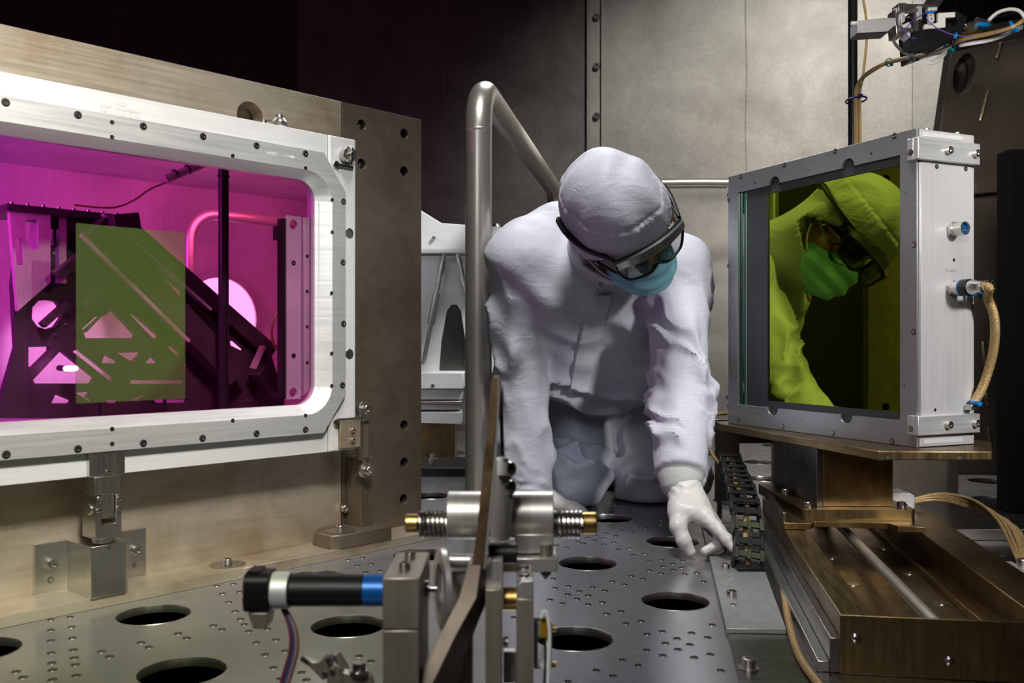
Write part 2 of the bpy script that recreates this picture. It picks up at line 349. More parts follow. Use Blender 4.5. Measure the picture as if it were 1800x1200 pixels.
C2 = [(330,45),(330,75),(377,66),(428,57),(413,77),(480,66),(508,42),(266,90),(315,98),(368,88),(420,100),(478,97),(494,124),(550,119),(568,150),(652,173),(652,208),(716,190),(712,218),(766,205),(620,240),(560,230),(528,262),(470,253),(374,272),(310,288),(257,300),(432,287),(352,304),(300,317),(232,335),(200,325),(357,340),(421,330),(449,372),(515,365),(128,360),(65,346),(542,408),(612,400),(641,446),(713,438),(787,462),(850,442),(728,478),(841,484),(641,503),(787,499),(713,521),(860,526),(935,517),(602,555),(978,573),(530,538),(411,571),(486,590),(42,553),(138,601),(55,612),(205,631),(287,607),(364,628),(136,652),(260,658),(25,684),(190,679),(100,707),(260,714),(348,701),(464,757),(374,771),(589,817),(496,832),(1029,840),(723,881),(628,898),(902,890),(1000,918),(813,925),(742,954),(891,962),(626,998),(819,992),(726,1030),(918,1042),(1017,1023),(473,1059),(574,1092),(311,1123),(412,1158),(1082,1123),(138,1190)]
SM += [(960 + x / 3.53, 860 + y / 3.53) for x, y in C2]
SM += [(1300, 795), (1309, 793), (1314, 797), (1322, 796), (1329, 795), (1335, 799), (1342, 792), (1345, 800), (1353, 794), (1354, 804), (1302, 799), (1314, 801), (1321, 824), (1331, 823), (1345, 825), (1337, 827), (1347, 829), (1355, 824), (1355, 828), (1323, 829)]
SM += [(1673, 953), (1690, 947), (1712, 950), (1728, 944), (1682, 962), (1703, 968)]
big = []
for px, py in BIG:
    p = G(px, py); big.append((p.x, p.y))
# the pattern goes on behind the objects and towards the wall
for k in range(6):
    for j in range(-3, 5):
        x, y = j * .62 + (.31 if k % 2 else 0) - .1, 2.75 + k * .33
        if all((x - a) ** 2 + (y - b) ** 2 > .16 ** 2 for a, b in big): big.append((x, y))
holes = [circ(x, y, .0585, 40) for x, y in big]; small = []
for px, py in SM:
    p = G(px, py)
    if all((p.x - a) ** 2 + (p.y - b) ** 2 > .068 ** 2 for a, b in big) and all((p.x - a) ** 2 + (p.y - b) ** 2 > .0135 ** 2 for a, b in small): small.append((p.x, p.y))
holes += [circ(x, y, .0058, 10) for x, y in small]
b = MB(); b.prism([(a, c) for a, c in circ(0, 0, RW - .01, 96)], holes, -.012, 0, to=lambda x, t, y: V((x, y, t)))
b.top('floor', M_floor, 'dark satin steel floor plate with large round holes and small tapped holes', None, base=(0, 0, 0), kind='structure', ang=50)
fl_ = Part(bpy.data.objects['floor'], V((0, 0, 0)))
b = MB(); b.lathe([(.0071, .0), (.0069, .0005), (.0058, .0006), (.0056, -.010), (.0001, -.010)], (0, 0, 0), (0, 0, 1), 12); b.f = [f for f in b.f if len(f) == 4]; b.mi = [0] * len(b.f); ins_me = b.mesh('threaded_insert', M_screw, V((0, 0, 0)))
for x, y in small:
    o = bpy.data.objects.new('threaded_insert', ins_me); COL.objects.link(o); o.parent = fl_.o; o.location = (x, y, 0)
b = MB(); b.lathe([(.0594, .0), (.0590, .0006), (.0583, .0005), (.0578, -.001), (.0578, -.0125), (.0583, -.0125)], (0, 0, 0), (0, 0, 1), 48); b.f = b.f[:-2]; b.mi = b.mi[:-2]; rim_me = b.mesh('hole_rim', M_steel, V((0, 0, 0)))
for x, y in big:
    o = bpy.data.objects.new('hole_rim', rim_me); COL.objects.link(o); o.parent = fl_.o; o.location = (x, y, 0)
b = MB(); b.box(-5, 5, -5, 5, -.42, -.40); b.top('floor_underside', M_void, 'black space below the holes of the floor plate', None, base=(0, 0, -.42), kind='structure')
wall = Thing('wall_back', 'curved stainless steel vessel wall of mottled welded panels', None, kind='structure')
del wall.o['label']; wall.o['label'] = 'curved vessel wall of mottled grey steel panels behind the worker'
seams = [5.1 + 18 * k for k in range(20)]
for k in range(20):
    a0, a1 = math.radians(seams[k] + .012), math.radians(seams[k] + 18 - .012)
    b = MB(); n = 10
    pts = [(math.sin(a0 + (a1 - a0) * i / n), math.cos(a0 + (a1 - a0) * i / n)) for i in range(n + 1)]
    vs = [V((x * r, y * r, z)) for z in (-.4, 3.3) for r in (RW, RW + .02) for x, y in pts]; m = n + 1
    fs = []
    for i in range(n):
        fs += [(i, i + 1, 2 * m + i + 1, 2 * m + i), (m + i, 3 * m + i, 3 * m + i + 1, m + i + 1), (2 * m + i, 2 * m + i + 1, 3 * m + i + 1, 3 * m + i)]
    fs += [(0, 2 * m, 3 * m, m), (n, m + n, 3 * m + n, 2 * m + n)]
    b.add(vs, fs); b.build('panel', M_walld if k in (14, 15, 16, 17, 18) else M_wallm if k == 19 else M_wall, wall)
b = MB(); b.lathe([(RW + .03, -.4), (RW + .03, 3.3)], (0, 0, 0), (0, 0, 1), 48); b.f = b.f[:-2]; b.mi = b.mi[:-2]; b.build('shell', M_void, wall)
def pol(a, r, z): a = math.radians(a); return V((math.sin(a) * r, math.cos(a) * r, z))
for a, wd in ((4.62, .009), (5.5, .012)):
    R = Matrix.Rotation(-math.radians(a), 3, 'Z'); b = MB(); b.box(-wd * .5, wd * .5, -.03, 0, 0, 3.3, R, pol(a, RW, 0)); b.build('flange_rib', M_wall, wall)
R = Matrix.Rotation(-math.radians(5.05), 3, 'Z'); b = MB(); b.box(-.03, .03, -.012, 0, 0, 3.3, R, pol(5.05, RW, 0)); b.build('flange', M_wall, wall)
for k in range(11): screw(wall, pol(5.15, RW - .012, .335 + .2515 * k), pol(5.15, -1, 0), 'cap', .017, 'bolt')
for a in (-4.2, 14.0):
    b = MB(); b.tube([pol(a + .04 * math.sin(i * 1.7), RW - .001, i * .15) for i in range(23)], .003, 6); b.build('weld_seam', M_wall, wall)
b = MB(); b.lathe([(RW - .09, 0), (RW - .09, .028), (RW - .0, .032)], (0, 0, 0), (0, 0, 1), 96); b.f = b.f[:-2]; b.mi = b.mi[:-2]
b.top('baseboard_back', M_base, 'low steel ledge ring round the foot of the vessel wall', None, base=(0, 0, 0), kind='structure')
b = MB(); b.lathe([(.01, 3.3), (RW + .05, 3.3), (RW + .05, 3.33), (.01, 3.33)], (0, 0, 0), (0, 0, 1), 48)
b.top('ceiling', M_darkb, 'dark steel vessel ceiling', None, base=(0, 0, 3.3), kind='structure')

# ================================================================ LEFT: tan plate with the pink window
YP, YF, YR = 1.686, 1.600, 1.585          # plate face, housing face, retainer face
s_end = L2(YP, 740, 300)[0]; s_j = L2(YP, 600, 300)[0]; top_z = .978
pl = Thing('support_plate', 'tall tan steel plate carrying the white framed pink window at left', 'plate', LM, (.8, YP + .02, 0))
gl = (.256, 1.128, .322, .777)              # glass s0,s1,z0,z1
hc = L2(YP, 440, 208)
b = MB(); b.prism([(-.5, .0), (s_j - .0008, .0), (s_j - .0008, top_z), (-.5, top_z)], [rrect(gl[0] - .06, gl[1] + .105, gl[2] - .05, gl[3] + .05, .05), circ(hc[0], hc[1] + .004, .03, 28)], YP, YP + .04)
b.build('main_panel', M_tan, pl, .0006)
hp = [L2(YP, x, y) for x, y in ((710, 235), (710, 301), (710, 747), (710, 813), (709, 877))]; hq = [L2(YP, x, y) for x, y in ((635, 219), (635, 288))]
b = MB(); b.prism([(s_j + .0008, 0), (s_end, 0), (s_end, top_z), (s_j + .0008, top_z)], [circ(x, z, .0118, 20) for x, z in hp + hq], YP - .0012, YP + .039)
b.build('end_panel', M_brown, pl, .0006)
for x, z in hq: screw(pl, (x, YP + .016, z), (0, -1, 0), 'cap', .007, 'bolt')
b = MB(); b.box(-.5, s_end + .015, YP + .041, YP + .045, .02, .97); b2 = b
b = MB(); b.box(-.5, s_j - .3, YP - .097, YP - .0005, 0, .0197); b.box(s_j - .3, s_end + .01, YP - .097, YP - .002, 0, .0197); b.build('ledge', M_tan, pl, .001)
px0 = on(LM, YP - .05, 400, 988)
b = MB(); b.lathe([(.033, 0), (.034, .0012), (.028, .0015), (.01, .0006)], (px0.x, px0.y, .0197), (0, 0, 1), 32); b.build('washer', M_steel, pl)
screw(pl, (px0.x, px0.y, .021), (0, 0, 1), 'cap', .0085, 'bolt')
# small hardware above the window
k1 = on(LM, YP - .03, 491, 212)
t = Thing('lifting_stud', 'domed steel stud on the tan plate above the window', 'stud', LM, (k1.x, YP, k1.z - .01))
b = MB(); b.lathe([(.012, 0), (.016, .004), (.017, .012), (.012, .02), (.008, .022), (.008, .027), (.001, .028)], (k1.x, YP - .03, k1.z - .016), (0, 0, 1), 20); b.build('dome', M_steel, t)
b = MB(); b.cyl((k1.x, YP - .03, k1.z - .004), (k1.x, YP, k1.z - .004), .005); b.cyl((k1.x, YP - .03, k1.z - .006), (k1.x - .03, YP - .028, k1.z - .006), .004); b.build('stem', M_steel, t)

# framed window
fr = Thing('window_frame', 'white aluminium framed laser glass window with magenta pane at left', 'window', LM, (.692, YF + .03, .222))
op = rrect(gl[0] - .006, gl[1] + .006, gl[2] - .006, gl[3] + .006, .042, 8)
b = MB(); b.prism([(.16, .222), (1.155, .222), (1.155, .876), (.16, .876)], [op], YF, YF + .020); b.prism([(.16, .222), (1.155, .222), (1.155, .876), (.16, .876)], [rrect(gl[0] - .024, gl[1] + .022, gl[2] - .03, gl[3] + .03, .03, 8)], YF + .0202, YF + .065); b.build('housing', M_aluw, fr, .001)
b = MB(); b.box(1.156, 1.224, YF - .004, YF + .065, .2225, .8755); b.build('end_bar', M_aluw, fr, .0012)
b = MB(); b.box(1.158, 1.176, YF - .0065, YF - .0042, .2245, .874); b.build('end_strip', M_aluw, fr, .0005)
bo = rrect(gl[0] - .03, gl[1] + .029, gl[2] - .019, gl[3] + .017, .062, 8)
ch = .05
ro = [(.193, .264 + ch), (.193 + ch, .264), (1.191 - .055, .264), (1.191, .264 + .075), (1.191, .835 - .075), (1.191 - .055, .835), (.193 + ch, .835), (.193, .835 - ch)]
b = MB(); b.prism(ro, [bo], YR, YF - .0002); b.build('retainer', M_alu, fr, .0008)
gi = rrect(gl[0], gl[1], gl[2], gl[3], .04, 8)
b = MB(); b.loft([[V((x, YR + .0002, z)) for x, z in bo], [V((x, YR + .004, z)) for x, z in rrect(gl[0] - .024, gl[1] + .023, gl[2] - .015, gl[3] + .013, .06, 8)], [V((x, YF + .006, z)) for x, z in gi], [V((x, YF + .02, z)) for x, z in gi]]); b.build('bevel', M_alu, fr)
for px, py in [(10, 180), (137, 202), (252, 222), (357, 240), (451, 256), (537, 270), (11, 799), (137, 789), (252, 779), (356, 770), (451, 762), (537, 755), (604, 354), (603, 461), (604, 569), (602, 677), (-130, 160), (-130, 812)]:
    x, z = L2(YR, px, py); screw(fr, (x, YR, z), (0, -1, 0), 'flush', .0062)
for px, py in [(197, 215), (197, 241), (409, 274), (537, 295), (197, 754), (197, 780), (409, 739), (537, 730), (584, 351), (584, 408), (583, 515), (583, 621), (583, 678)]:
    x, z = L2(YR, px, py); screw(fr, (x, YR, z), (0, -1, 0), 'hole', .0036, 'tapped_hole')
for px, py in [(614, 410), (614, 622)]:
    x, z = L2(YF - .004, px, py); b = MB(); b.lathe([(.011, 0), (.0105, .0006), (.002, -.001 + .0005)], (x, YF - .0042, z), (0, -1, 0), 20); b.build('pocket', M_steel, fr)
M_etch = plain('etched_mark', (.62, .62, .62), .6)
x, z = L2(YR, 478, 273); text_part('APEX', .0095, (x, YR - .0003, z), (1, 0, 0), (0, 0, 1), fr, M_etch)
b = MB(); b.add([V((x + .03, YR - .0004, z + .003)), V((x + .045, YR - .0004, z + .003)), V((x + .045, YR - .0004, z + .0045)), V((x + .03, YR - .0004, z + .0045))], [(0, 1, 2, 3)]); b.add([V((x + .043, YR - .0004, z + .0)), V((x + .054, YR - .0004, z + .0038)), V((x + .043, YR - .0004, z + .0075))], [(0, 1, 2)]); b.build('arrow_mark', M_etch, fr)
x, z = L2(YF, 212, 184); text_part('SD-01\nA-25AR2-06 / 06-06\n7.7.18 2X/1510-06 B', .0085, (x, YF - .0004, z - .002), (1, 0, 0), (0, 0, 1), fr, M_etch, mirror=True, name='part_marking')
b = MB(); b.prism(rrect(gl[0] - .004, gl[1] + .004, gl[2] - .004, gl[3] + .004, .04, 8), [], YF + .012, YF + .018)
b.build('pane', M_pane, fr, label='magenta tinted glass pane')
# corner catch
cx, cz = L2(YF - .02, 615, 271)
t = fr
b = MB(); b.lathe([(.016, 0), (.017, .004), (.017, .016), (.0155, .018), (.006, .018)], (cx, YF - .004, cz), (0, -1, 0), 24); b.build('corner_catch', M_steel, t)
b = MB(); b.box(cx - .0022, cx + .0022, YF - .028, YF - .022, cz - .014, cz + .014); b.cyl((cx, YF - .02, cz), (cx, YF - .03, cz), .005); b.build('catch_key', M_screw, t, .0008)
b = MB(); b.box(cx - .026, cx + .018, YF - .010, YF - .004, cz - .027, cz - .02); b.cyl((cx - .026, YF - .01, cz - .0235), (cx - .026, YF - .004, cz - .0235), .008); b.build('catch_slot', M_screw, t, .001)
bx0, bz1 = L2(YF - .012, 598, 741); bx1, bz0 = L2(YF - .012, 634, 785)
b = MB(); b.box(bx0, bx1, YF - .012, YF - .004, bz0, bz1); p = b.build('bracket', M_tan, t, .001)
for py in (756, 773):
    x, z = L2(YF - .012, 619, py); screw(t, (x, YF - .012, z), (0, -1, 0), 'cap', .005)
x, z = L2(YF - .012, 592, 743); b = MB(); b.cyl((x, YF - .004, z), (x, YF - .014, z), .007, n=14); b.cyl((x, YF - .012, z + .006), (bx1 - .002, YF - .012, z + .006), .0032); b.build('hinge_pin', M_screw, t)

# clevis mount below the window
def lp(Y, px, py): p = on(LM, Y, px, py); return p
t = Thing('clevis_mount', 'machined steel clevis bracket holding the lower edge of the pink window', 'bracket', LM, (.692, YF, .0197))
YC = 1.604
x0, zt = L2(YC - .01, 163, 793)[0], .262; x1 = L2(YC - .01, 217, 793)[0]
b = MB(); b.box(x0 - .008, x1, YF - .012, YF - .0002, .2225, .2635); lug = b.build('lug_block', M_steel, t, .0008)
x, z = L2(YF - .012, 189, 829); screw(t, (x, YF - .012, z), (0, -1, 0), 'cap', .0035)
xa, xb = L2(YC - .02, 166, 850)[0], L2(YC - .02, 212, 850)[0]; xm = (xa + xb) / 2; wd = (xb - xa) / 2
b = MB(); b.prism([(xm - wd, .222), (xm + wd, .222), (xm + wd, .192), (xm + wd * .5, .192), (xm + wd * .5, .157), (xm - wd * .5, .157), (xm - wd * .5, .192), (xm - wd, .192)], [], YC - .02, YC + .025); b.build('tongue', M_steel, t, .0006)
b = MB(); b.prism([(xm - wd, .118), (xm + wd, .118), (xm + wd, .179), (xm + wd * .82, .19), (xm + wd * .55, .19), (xm + wd * .55, .142), (xm - wd * .55, .142), (xm - wd * .55, .19), (xm - wd * .82, .19), (xm - wd, .179)], [], YC - .024, YC + .028); b.build('fork', M_steel, t, .0008)
b = MB(); b.cyl((xm - wd - .003, YC, .167), (xm + wd + .002, YC, .167), .010, n=18, bev=.001); b.build('pin', M_screw, t)
for dx, zz in ((-.78, .182), (.78, .182), (-.78, .166), (.78, .166)): screw(t, (xm + wd * dx, YC - .024, zz), (0, -1, 0), 'cap', .0042)
b = MB(); b.cyl((xm, YC, .108), (xm, YC, .12), .016, n=20); b.build('collar', M_steel, t)
q = [L2(YC - .02, x, 1000)[0] for x in (62, 118, 143, 160, 222, 229, 257)]
s0 = L2(YP - .012, 62, 1000)[0]; s1 = L2(YP - .012, 257, 1000)[0]
hl, hr = L2(YC - .02, 160, 1)[0], L2(YC - .02, 221, 1)[0]
def hat(x, tt, y): return V((x, y, tt))
outl = [(s0, YP - .012), (L2(YP - .012, 118, 1)[0], YP - .012), (L2(YC + .02, 142, 1)[0], YC + .02), (hl, YC - .02), (hr, YC - .02), (hr + .008, YC - .012), (hr + .008, YP - .012), (s1, YP - .012), (s1, YP - .0004), (s0, YP - .0004)]
b = MB(); b.prism(outl, [], .0199, .106, to=hat); hb = b.build('hat_bracket', M_steel, t, .0008)
x, z = L2(YP - .012, 90, 990); screw(t, (x, YP - .012, z), (0, -1, 0), 'cap', .0095, 'bolt')
x, z = L2(YP - .012, 89, 1019); screw(t, (x, YP - .012, z), (0, -1, 0), 'flush', .005)
x, z = L2(YP - .012, 239, 966); screw(t, (x, YP - .012, z), (0, -1, 0), 'cap', .0088, 'bolt')
x, z = L2(YP - .012, 236, 993); screw(t, (x, YP - .012, z), (0, -1, 0), 'flush', .004)
x, z = L2(YC - .02, 192, 960); screw(t, (x, YC - .02, z), (0, -1, 0), 'hole', .004, 'tapped_hole')

# corner foot and tie rod at the right end of the window
t = Thing('corner_foot', 'brown steel post on a foot plate at the right end of the tan plate', 'post', LM, (1.27, YP - .03, .0197))
c0 = on(LM, YP - .085, 600, 960)
def foot(Y, px, zz): return L2(Y, px, 900)[0]
f0, f1 = foot(YP - .09, 582, 0), foot(YP - .06, 668, 0)
b = MB(); b.prism([(f0, YP - .088), (f0 + .02, YP - .1), (f1 - .0, YP - .1), (f1, YP - .09), (f1, YP - .003), (f0 + .03, YP - .003), (f0, YP - .03)], [], .0199, .048, to=hat); b.build('foot_plate', M_brown, t, .001)
p = on(LM, YP - .07, 614, 927); b = MB(); b.lathe([(.03, 0), (.031, .001), (.026, .0015), (.01, .0005)], (f0 + .045, YP - .06, .048), (0, 0, 1), 28); b.build('washer', M_steel, t)
screw(t, (f0 + .045, YP - .06, .0492), (0, 0, 1), 'cap', .009, 'bolt')
g0, g1 = foot(YP - .055, 634, 0), foot(YP - .055, 656, 0); zz = L2(YP - .055, 650, 803)[1]
b = MB(); b.prism([(g0, YP - .055), (g1, YP - .055), (g1 + .012, YP - .02), (g1 + .012, YP - .003), (g0, YP - .003)], [], .0482, zz, to=hat); b.build('post', M_brown, t, .001)
x, z = L2(YP - .003, 632, 889); screw(t, (g0 - .006, YP - .003, z), (0, -1, 0), 'cap', .009, 'bolt')
rd = Thing('tie_rod', 'slim steel tie rod with round rod ends beside the corner post', 'rod', LM, (1.25, YP - .075, .2))
YT = YP - .072
def ring(px, py, r=.0175):
    x, z = L2(YT, px, py); b = MB(); b.lathe([(r * .5, -.006), (r * .9, -.006), (r, -.003), (r, .003), (r * .9, .006), (r * .5, .006), (r * .5, -.006)], (x, YT, z), (0, -1, 0), 22); b.f = b.f[:-2]; b.mi = b.mi[:-2]
    b.build('rod_end', M_steel, rd); screw(rd, (x, YT - .006, z), (0, -1, 0), 'cap', r * .6, 'bolt')
    b = MB(); b.cyl((x, YT + .0, z), (x, YP - .056, z), r * .45); b.build('bolt_shank', M_screw, rd); return x, z
xu, zu = ring(638, 719); xl, zl = ring(642, 826)
xc = (xu + xl) / 2
b = MB(); b.cyl((xu, YT, zu - .012), (xc, YT, zu - .032), .0035); b.build('thread', M_screw, rd); b = MB(); b.cyl((xl, YT, zl + .011), (xc, YT, zl + .03), .005); b.build('thread', M_screw, rd)
b = MB(); b.cyl((xc, YT, zl + .028), (xc, YT, zu - .03), .0118, n=6); b.build('hexagon_body', M_brown, rd)
b = MB(); b.cyl((xc, YT, zu - .031), (xc, YT, zu - .024), .0125, n=6); b.build('lock_nut', M_screw, rd); b = MB(); b.cyl((xc, YT, zl + .022), (xc, YT, zl + .029), .0125, n=6); b.build('lock_nut', M_screw, rd)

# ---- light-tight box added behind the plate and what stands in it, seen through the pane
YB = 2.72
en = Thing('light_tight_box', 'light-tight box added behind the tan plate to hold the pink light', 'enclosure', LM, (.6, 2.2, 0))  # added box, keeps the pink light from leaking past the plate
sxR = L2(YB, 708, 500)[0]
b = MB(); b.box(-1.1, sxR, YB, YB + .02, .0, .95); b.build('box_back_wall', M_encl, en)
b = MB(); b.prism([(s_end - .035, YP + .041), (s_end - .02, YP + .041), (sxR, YB), (sxR - .015, YB)], [], 0.0, .95, to=hat); b.build('box_side_wall', M_encl, en)
b = MB(); b.prism([(s_end - .0195, YP + .041), (s_end - .012, YP + .041), (sxR + .009, YB + .02), (sxR + .0005, YB + .02)], [], 0.0, .96, to=hat); b.build('dark_sheet', M_walld, en)  # dark outer sheet added to blacken a gap in the mirror
b = MB(); b.box(-1.1, -1.08, YP + .041, YB, 0, .95); b.build('box_side_wall', M_encl, en)
b = MB(); b.box(-.5, .16, YP + .041, YP + .043, .0, .97)
for z0, z1, nm in ((.93, .95, 'roof'), (.0005, .012, 'base')):
    b = MB(); b.prism([(-1.1, YP + .041), (s_end - .022, YP + .041), (sxR - .01, YB), (-1.1, YB)], [], z0, z1, to=hat); b.build(nm, M_encl, en)
b = MB(); b.box(-1.1, -.5, YP + .02, YP + .041, 0, .95); b.build('box_front_wall', M_encl, en)
b = MB(); b.box(s_j + .01, s_end - .036, YP + .042, YP + .048, .02, .93); b.build('backing', M_brown, en)  # plate added to block pink light behind the end panel holes
b = MB(); b.box(-.5, s_j + .005, YP + .042, YP + .048, .835, .93); b.build('backing', M_brown, en)  # same added light block above the window opening
def lw(s, Y, z): return LM @ V((s, Y, z))
light('pink_fill', 'AREA', lw(.35, 1.95, .9), lw(.6, 2.7, .45), 8.5, (1, .10, .70), .5)  # added unseen light, colours the box interior magenta
light('violet_fill', 'AREA', lw(-.35, 2.1, .7), lw(.3, 2.7, .4), 4.2, (.62, .05, 1), .4)  # added unseen light, violet towards the left of the box
light('rose_fill', 'AREA', lw(1.3, 2.15, .9), lw(1.3, 2.72, .45), 3.2, (1, .16, .36), .4)  # added unseen light, redder towards the right of the box
light('hot_spot', 'SPOT', lw(1.25, 2.1, .62), lw(1.06, 2.72, .43), 20, (1, .75, .9), .02, spot=26, blend=.4)  # added spot for a bright patch on the back wall
light('window_green', 'SPOT', (0.25, .55, .95), lw(.74, 1.71, .52), 95, (.35, 1, .25), .01, spot=13, blend=.15)  # added unseen green spot that brightens the reflection sheet
def lens_shape(Y, pts): return [L2(Y, x, y) for x, y in pts]
M_truss = surf('truss_steel', (.10, .085, .09), (.065, .05, .055), (.35, .5), scale=8, metal=.7)
M_lite = surf('pale_truss_panel', (.7, .62, .66), (.5, .42, .45), (.4, .5), scale=8, metal=.4)
YT1 = 2.02
tr = Thing('truss_frame', 'dark cut-out truss plate and leaning beam seen through the magenta pane', 'truss', LM, (.55, YT1, .012))
outer = lens_shape(YT1, [(-8, 735), (28, 610), (22, 500), (26, 470), (75, 448), (112, 395), (135, 385), (215, 378), (470, 600), (500, 700), (500, 735)])
hls = [[(57, 540), (68, 528), (84, 527), (100, 530), (111, 545), (108, 560), (98, 574), (82, 579), (66, 574), (56, 560)],
       [(50, 610), (88, 609), (88, 616), (60, 644), (50, 645)], [(104, 619), (112, 619), (168, 664), (162, 674), (62, 674), (58, 668)],
       [(128, 618), (138, 612), (203, 664), (196, 672)], [(147, 584), (178, 556), (187, 553), (197, 542), (240, 588), (238, 594), (150, 594)],
       [(144, 578), (172, 553), (178, 557), (152, 584)], [(228, 552), (238, 552), (282, 590), (278, 597), (268, 594)],
       [(262, 492), (276, 478), (322, 510), (324, 520), (318, 523), (290, 520)], [(316, 546), (325, 533), (333, 535), (334, 542), (324, 549)],
       [(200, 470), (208, 462), (222, 480), (215, 488)], [(285, 462), (292, 460), (318, 488), (314, 494)],
       [(184, 622), (209, 634), (208, 639), (179, 638)], [(206, 620), (250, 619), (248, 624), (234, 637)], [(267, 624), (280, 636), (279, 639), (256, 638)],
       [(228, 668), (328, 668), (326, 674), (231, 675)], [(98, 692), (128, 704), (124, 709), (90, 709)], [(133, 690), (162, 688), (154, 698), (166, 704), (160, 708)],
       [(185, 703), (212, 703), (208, 709), (190, 709)], [(222, 690), (238, 700), (264, 688), (267, 690), (240, 707)], [(270, 702), (332, 702), (330, 708), (275, 708)],
       [(300, 604), (318, 618), (320, 627), (314, 628), (296, 612)], [(404, 600), (414, 598), (432, 614), (428, 618), (406, 607)]]
b = MB(); b.prism(outer, [lens_shape(YT1, h) for h in hls], YT1, YT1 + .02); b.build('truss_plate', M_truss, tr, label='dark plate with triangular cut-outs')
def bar(name, pa, pb, wpx, Y, th, m, par=tr):
    a, c = V(L2(Y, *pa)), V(L2(Y, *pb)); u = (c - a).normalized(); nn = V((-u.y, u.x)) * wpx / 2 * 2.3 / F
    b = MB(); b.prism([tuple(a + nn), tuple(c + nn), tuple(c - nn), tuple(a - nn)], [], Y - th, Y); return b.build(name, m, par, .001)
bar('beam', (152, 400), (400, 660), 40, YT1 - .03, .05, M_truss); bar('beam', (215, 400), (470, 620), 26, YT1 - .001, .03, M_truss)
bar('rail', (175, 378), (365, 545), 5, YT1 - .03, .02, M_lite); bar('rail', (140, 412), (330, 600), 5, YT1 - .085, .01, M_lite)
bar('beam_bracket', (96, 485), (140, 450), 14, YT1 - .085, .03, M_truss); bar('beam_bracket', (140, 540), (200, 480), 8, YT1 - .085, .02, M_truss)
bar('strut', (70, 572), (115, 532), 9, YT1 - .02, .02, M_truss); bar('end_clamp', (440, 650), (480, 690), 22, YT1 - .03, .05, M_truss)
bar('beam_bracket', (190, 392), (235, 388), 22, YT1 - .085, .03, M_truss); bar('end_clamp', (458, 608), (440, 648), 5, YT1 - .05, .02, M_lite)
# tower with its cap
x0, z1 = L2(YT1 - .02, 12, 372); x1, z0 = L2(YT1 - .02, 84, 548)
b = MB(); b.prism([(x0, z1), (x1, z1), (x1, z0 + .06), (x0 + .015, z0)], [lens_shape(YT1 - .02, [(40, 386), (62, 386), (62, 438), (50, 440), (40, 420)]), lens_shape(YT1 - .02, [(22, 420), (34, 420), (36, 466), (24, 466)])], YT1 - .035, YT1 - .02); b.build('tower_panel', M_lite, tr, .001)
b = MB(); b.box(x0 + .1, x0 + .115, YT1 - .019, YT1 + .14, z0 + .06, z1); b.build('tower_panel', M_lite, tr)
b = MB(); b.box(x0 - .006, x1 + .14, YT1 - .04, YT1 + .12, z1, z1 + .014); b.build('tower_cap', M_truss, tr)
b = MB(); b.box(x1, x1 + .13, YT1 - .018, YT1 - .008, z1 - .026, z1 - .001)
for i in range(5): b.box(x1 + .012 + i * .024, x1 + .018 + i * .024, YT1 - .018, YT1 - .008, z1 - .06, z1 - .026)
b.build('comb_strip', M_truss, tr)
for i in range(8): screw(tr, (x0 + .005 + i * .03, YT1 - .03, z1 + .014), (0, 0, 1), 'cap', .004)
for px, py in ((92, 420), (92, 430), (95, 445), (90, 475), (130, 412), (68, 488), (51, 500), (116, 570), (97, 588), (300, 560), (352, 575), (335, 610), (438, 672), (436, 704)):
    x, z = L2(YT1 - .001, px, py); screw(tr, (x, YT1 - .0005, z), (0, -1, 0), 'cap', .0035)
M_lamp = emit('lamp_glow', (1, .45, .95), 14)
x, z = L2(YT1 - .09, 135, 648)
t = Thing('alignment_lamp', 'small glowing oval magenta lamp low on the truss plate', 'lamp', LM, (x, YT1 - .06, z - .01))
b = MB(); b.lathe([(.001, -.006), (.012, -.005), (.015, 0), (.012, .005), (.001, .006)], (x, YT1 - .06, z), (0, 0, 1), 20); b.build('bulb', M_lamp, t)
b = MB(); b.cyl((x, YT1 - .045, z), (x, YT1 - .001, z), .006); b.build('holder', M_truss, t)
# pipe loop, dark pole, cable, mint plates
YQ = 2.34
def q3(Y, *pts): return [on(LM, Y, x, y) for x, y in pts]
b = MB(); pts = q3(YQ, (333, 720), (333, 440)) + [on(LM, YQ, 333, 440) + V((0, 0, .0))]
cp = on(LM, YQ, 333, 372); r_ = .075; pts = [on(LM, YQ, 333, 730)] + [V((cp.x + r_ - r_ * math.cos(a), YQ, cp.z - r_ + r_ * math.sin(a))) for a in [i * PI / 16 for i in range(9)]] + [V((sxR - .32, YQ, cp.z))]
b.tube(pts, .0155, 14); b.top('pipe_loop', M_pole, 'bent steel pipe seen behind the magenta pane', 'pipe', LM, base=(cp.x, YQ, .012))
pc = on(LM, YB - .012, 385, 560); b = MB(); b.lathe([(.0001, 0), (.13, 0)], pc, (0, -1, 0), 40); pw = Thing('glow_disc', 'round glowing disc added low in the back wall of the added pink box', 'window', LM, pc)  # glowing disc added to give a bright arc behind the truss
b.f = [f for f in b.f if len(f) == 4]; b.mi = [0] * len(b.f); b.build('glow_face', emit('disc_glow', (1, .62, .88), 1.6), pw)
b = MB(); b.lathe([(.13, -.011), (.13, .008), (.15, .008), (.15, -.011)], pc, (0, -1, 0), 40); b.f = b.f[:-2]; b.mi = b.mi[:-2]; b.build('glow_ring', M_lite, pw)
px_, _ = L2(1.88, 393, 500); b = MB(); b.cyl((px_, 1.88, .012), (px_, 1.88, .93), .0115, n=16)
t = b.top('dark_pole', M_blackm, 'upright black pole standing behind the pane of the left window', 'pole', LM, base=(px_, 1.88, .012))
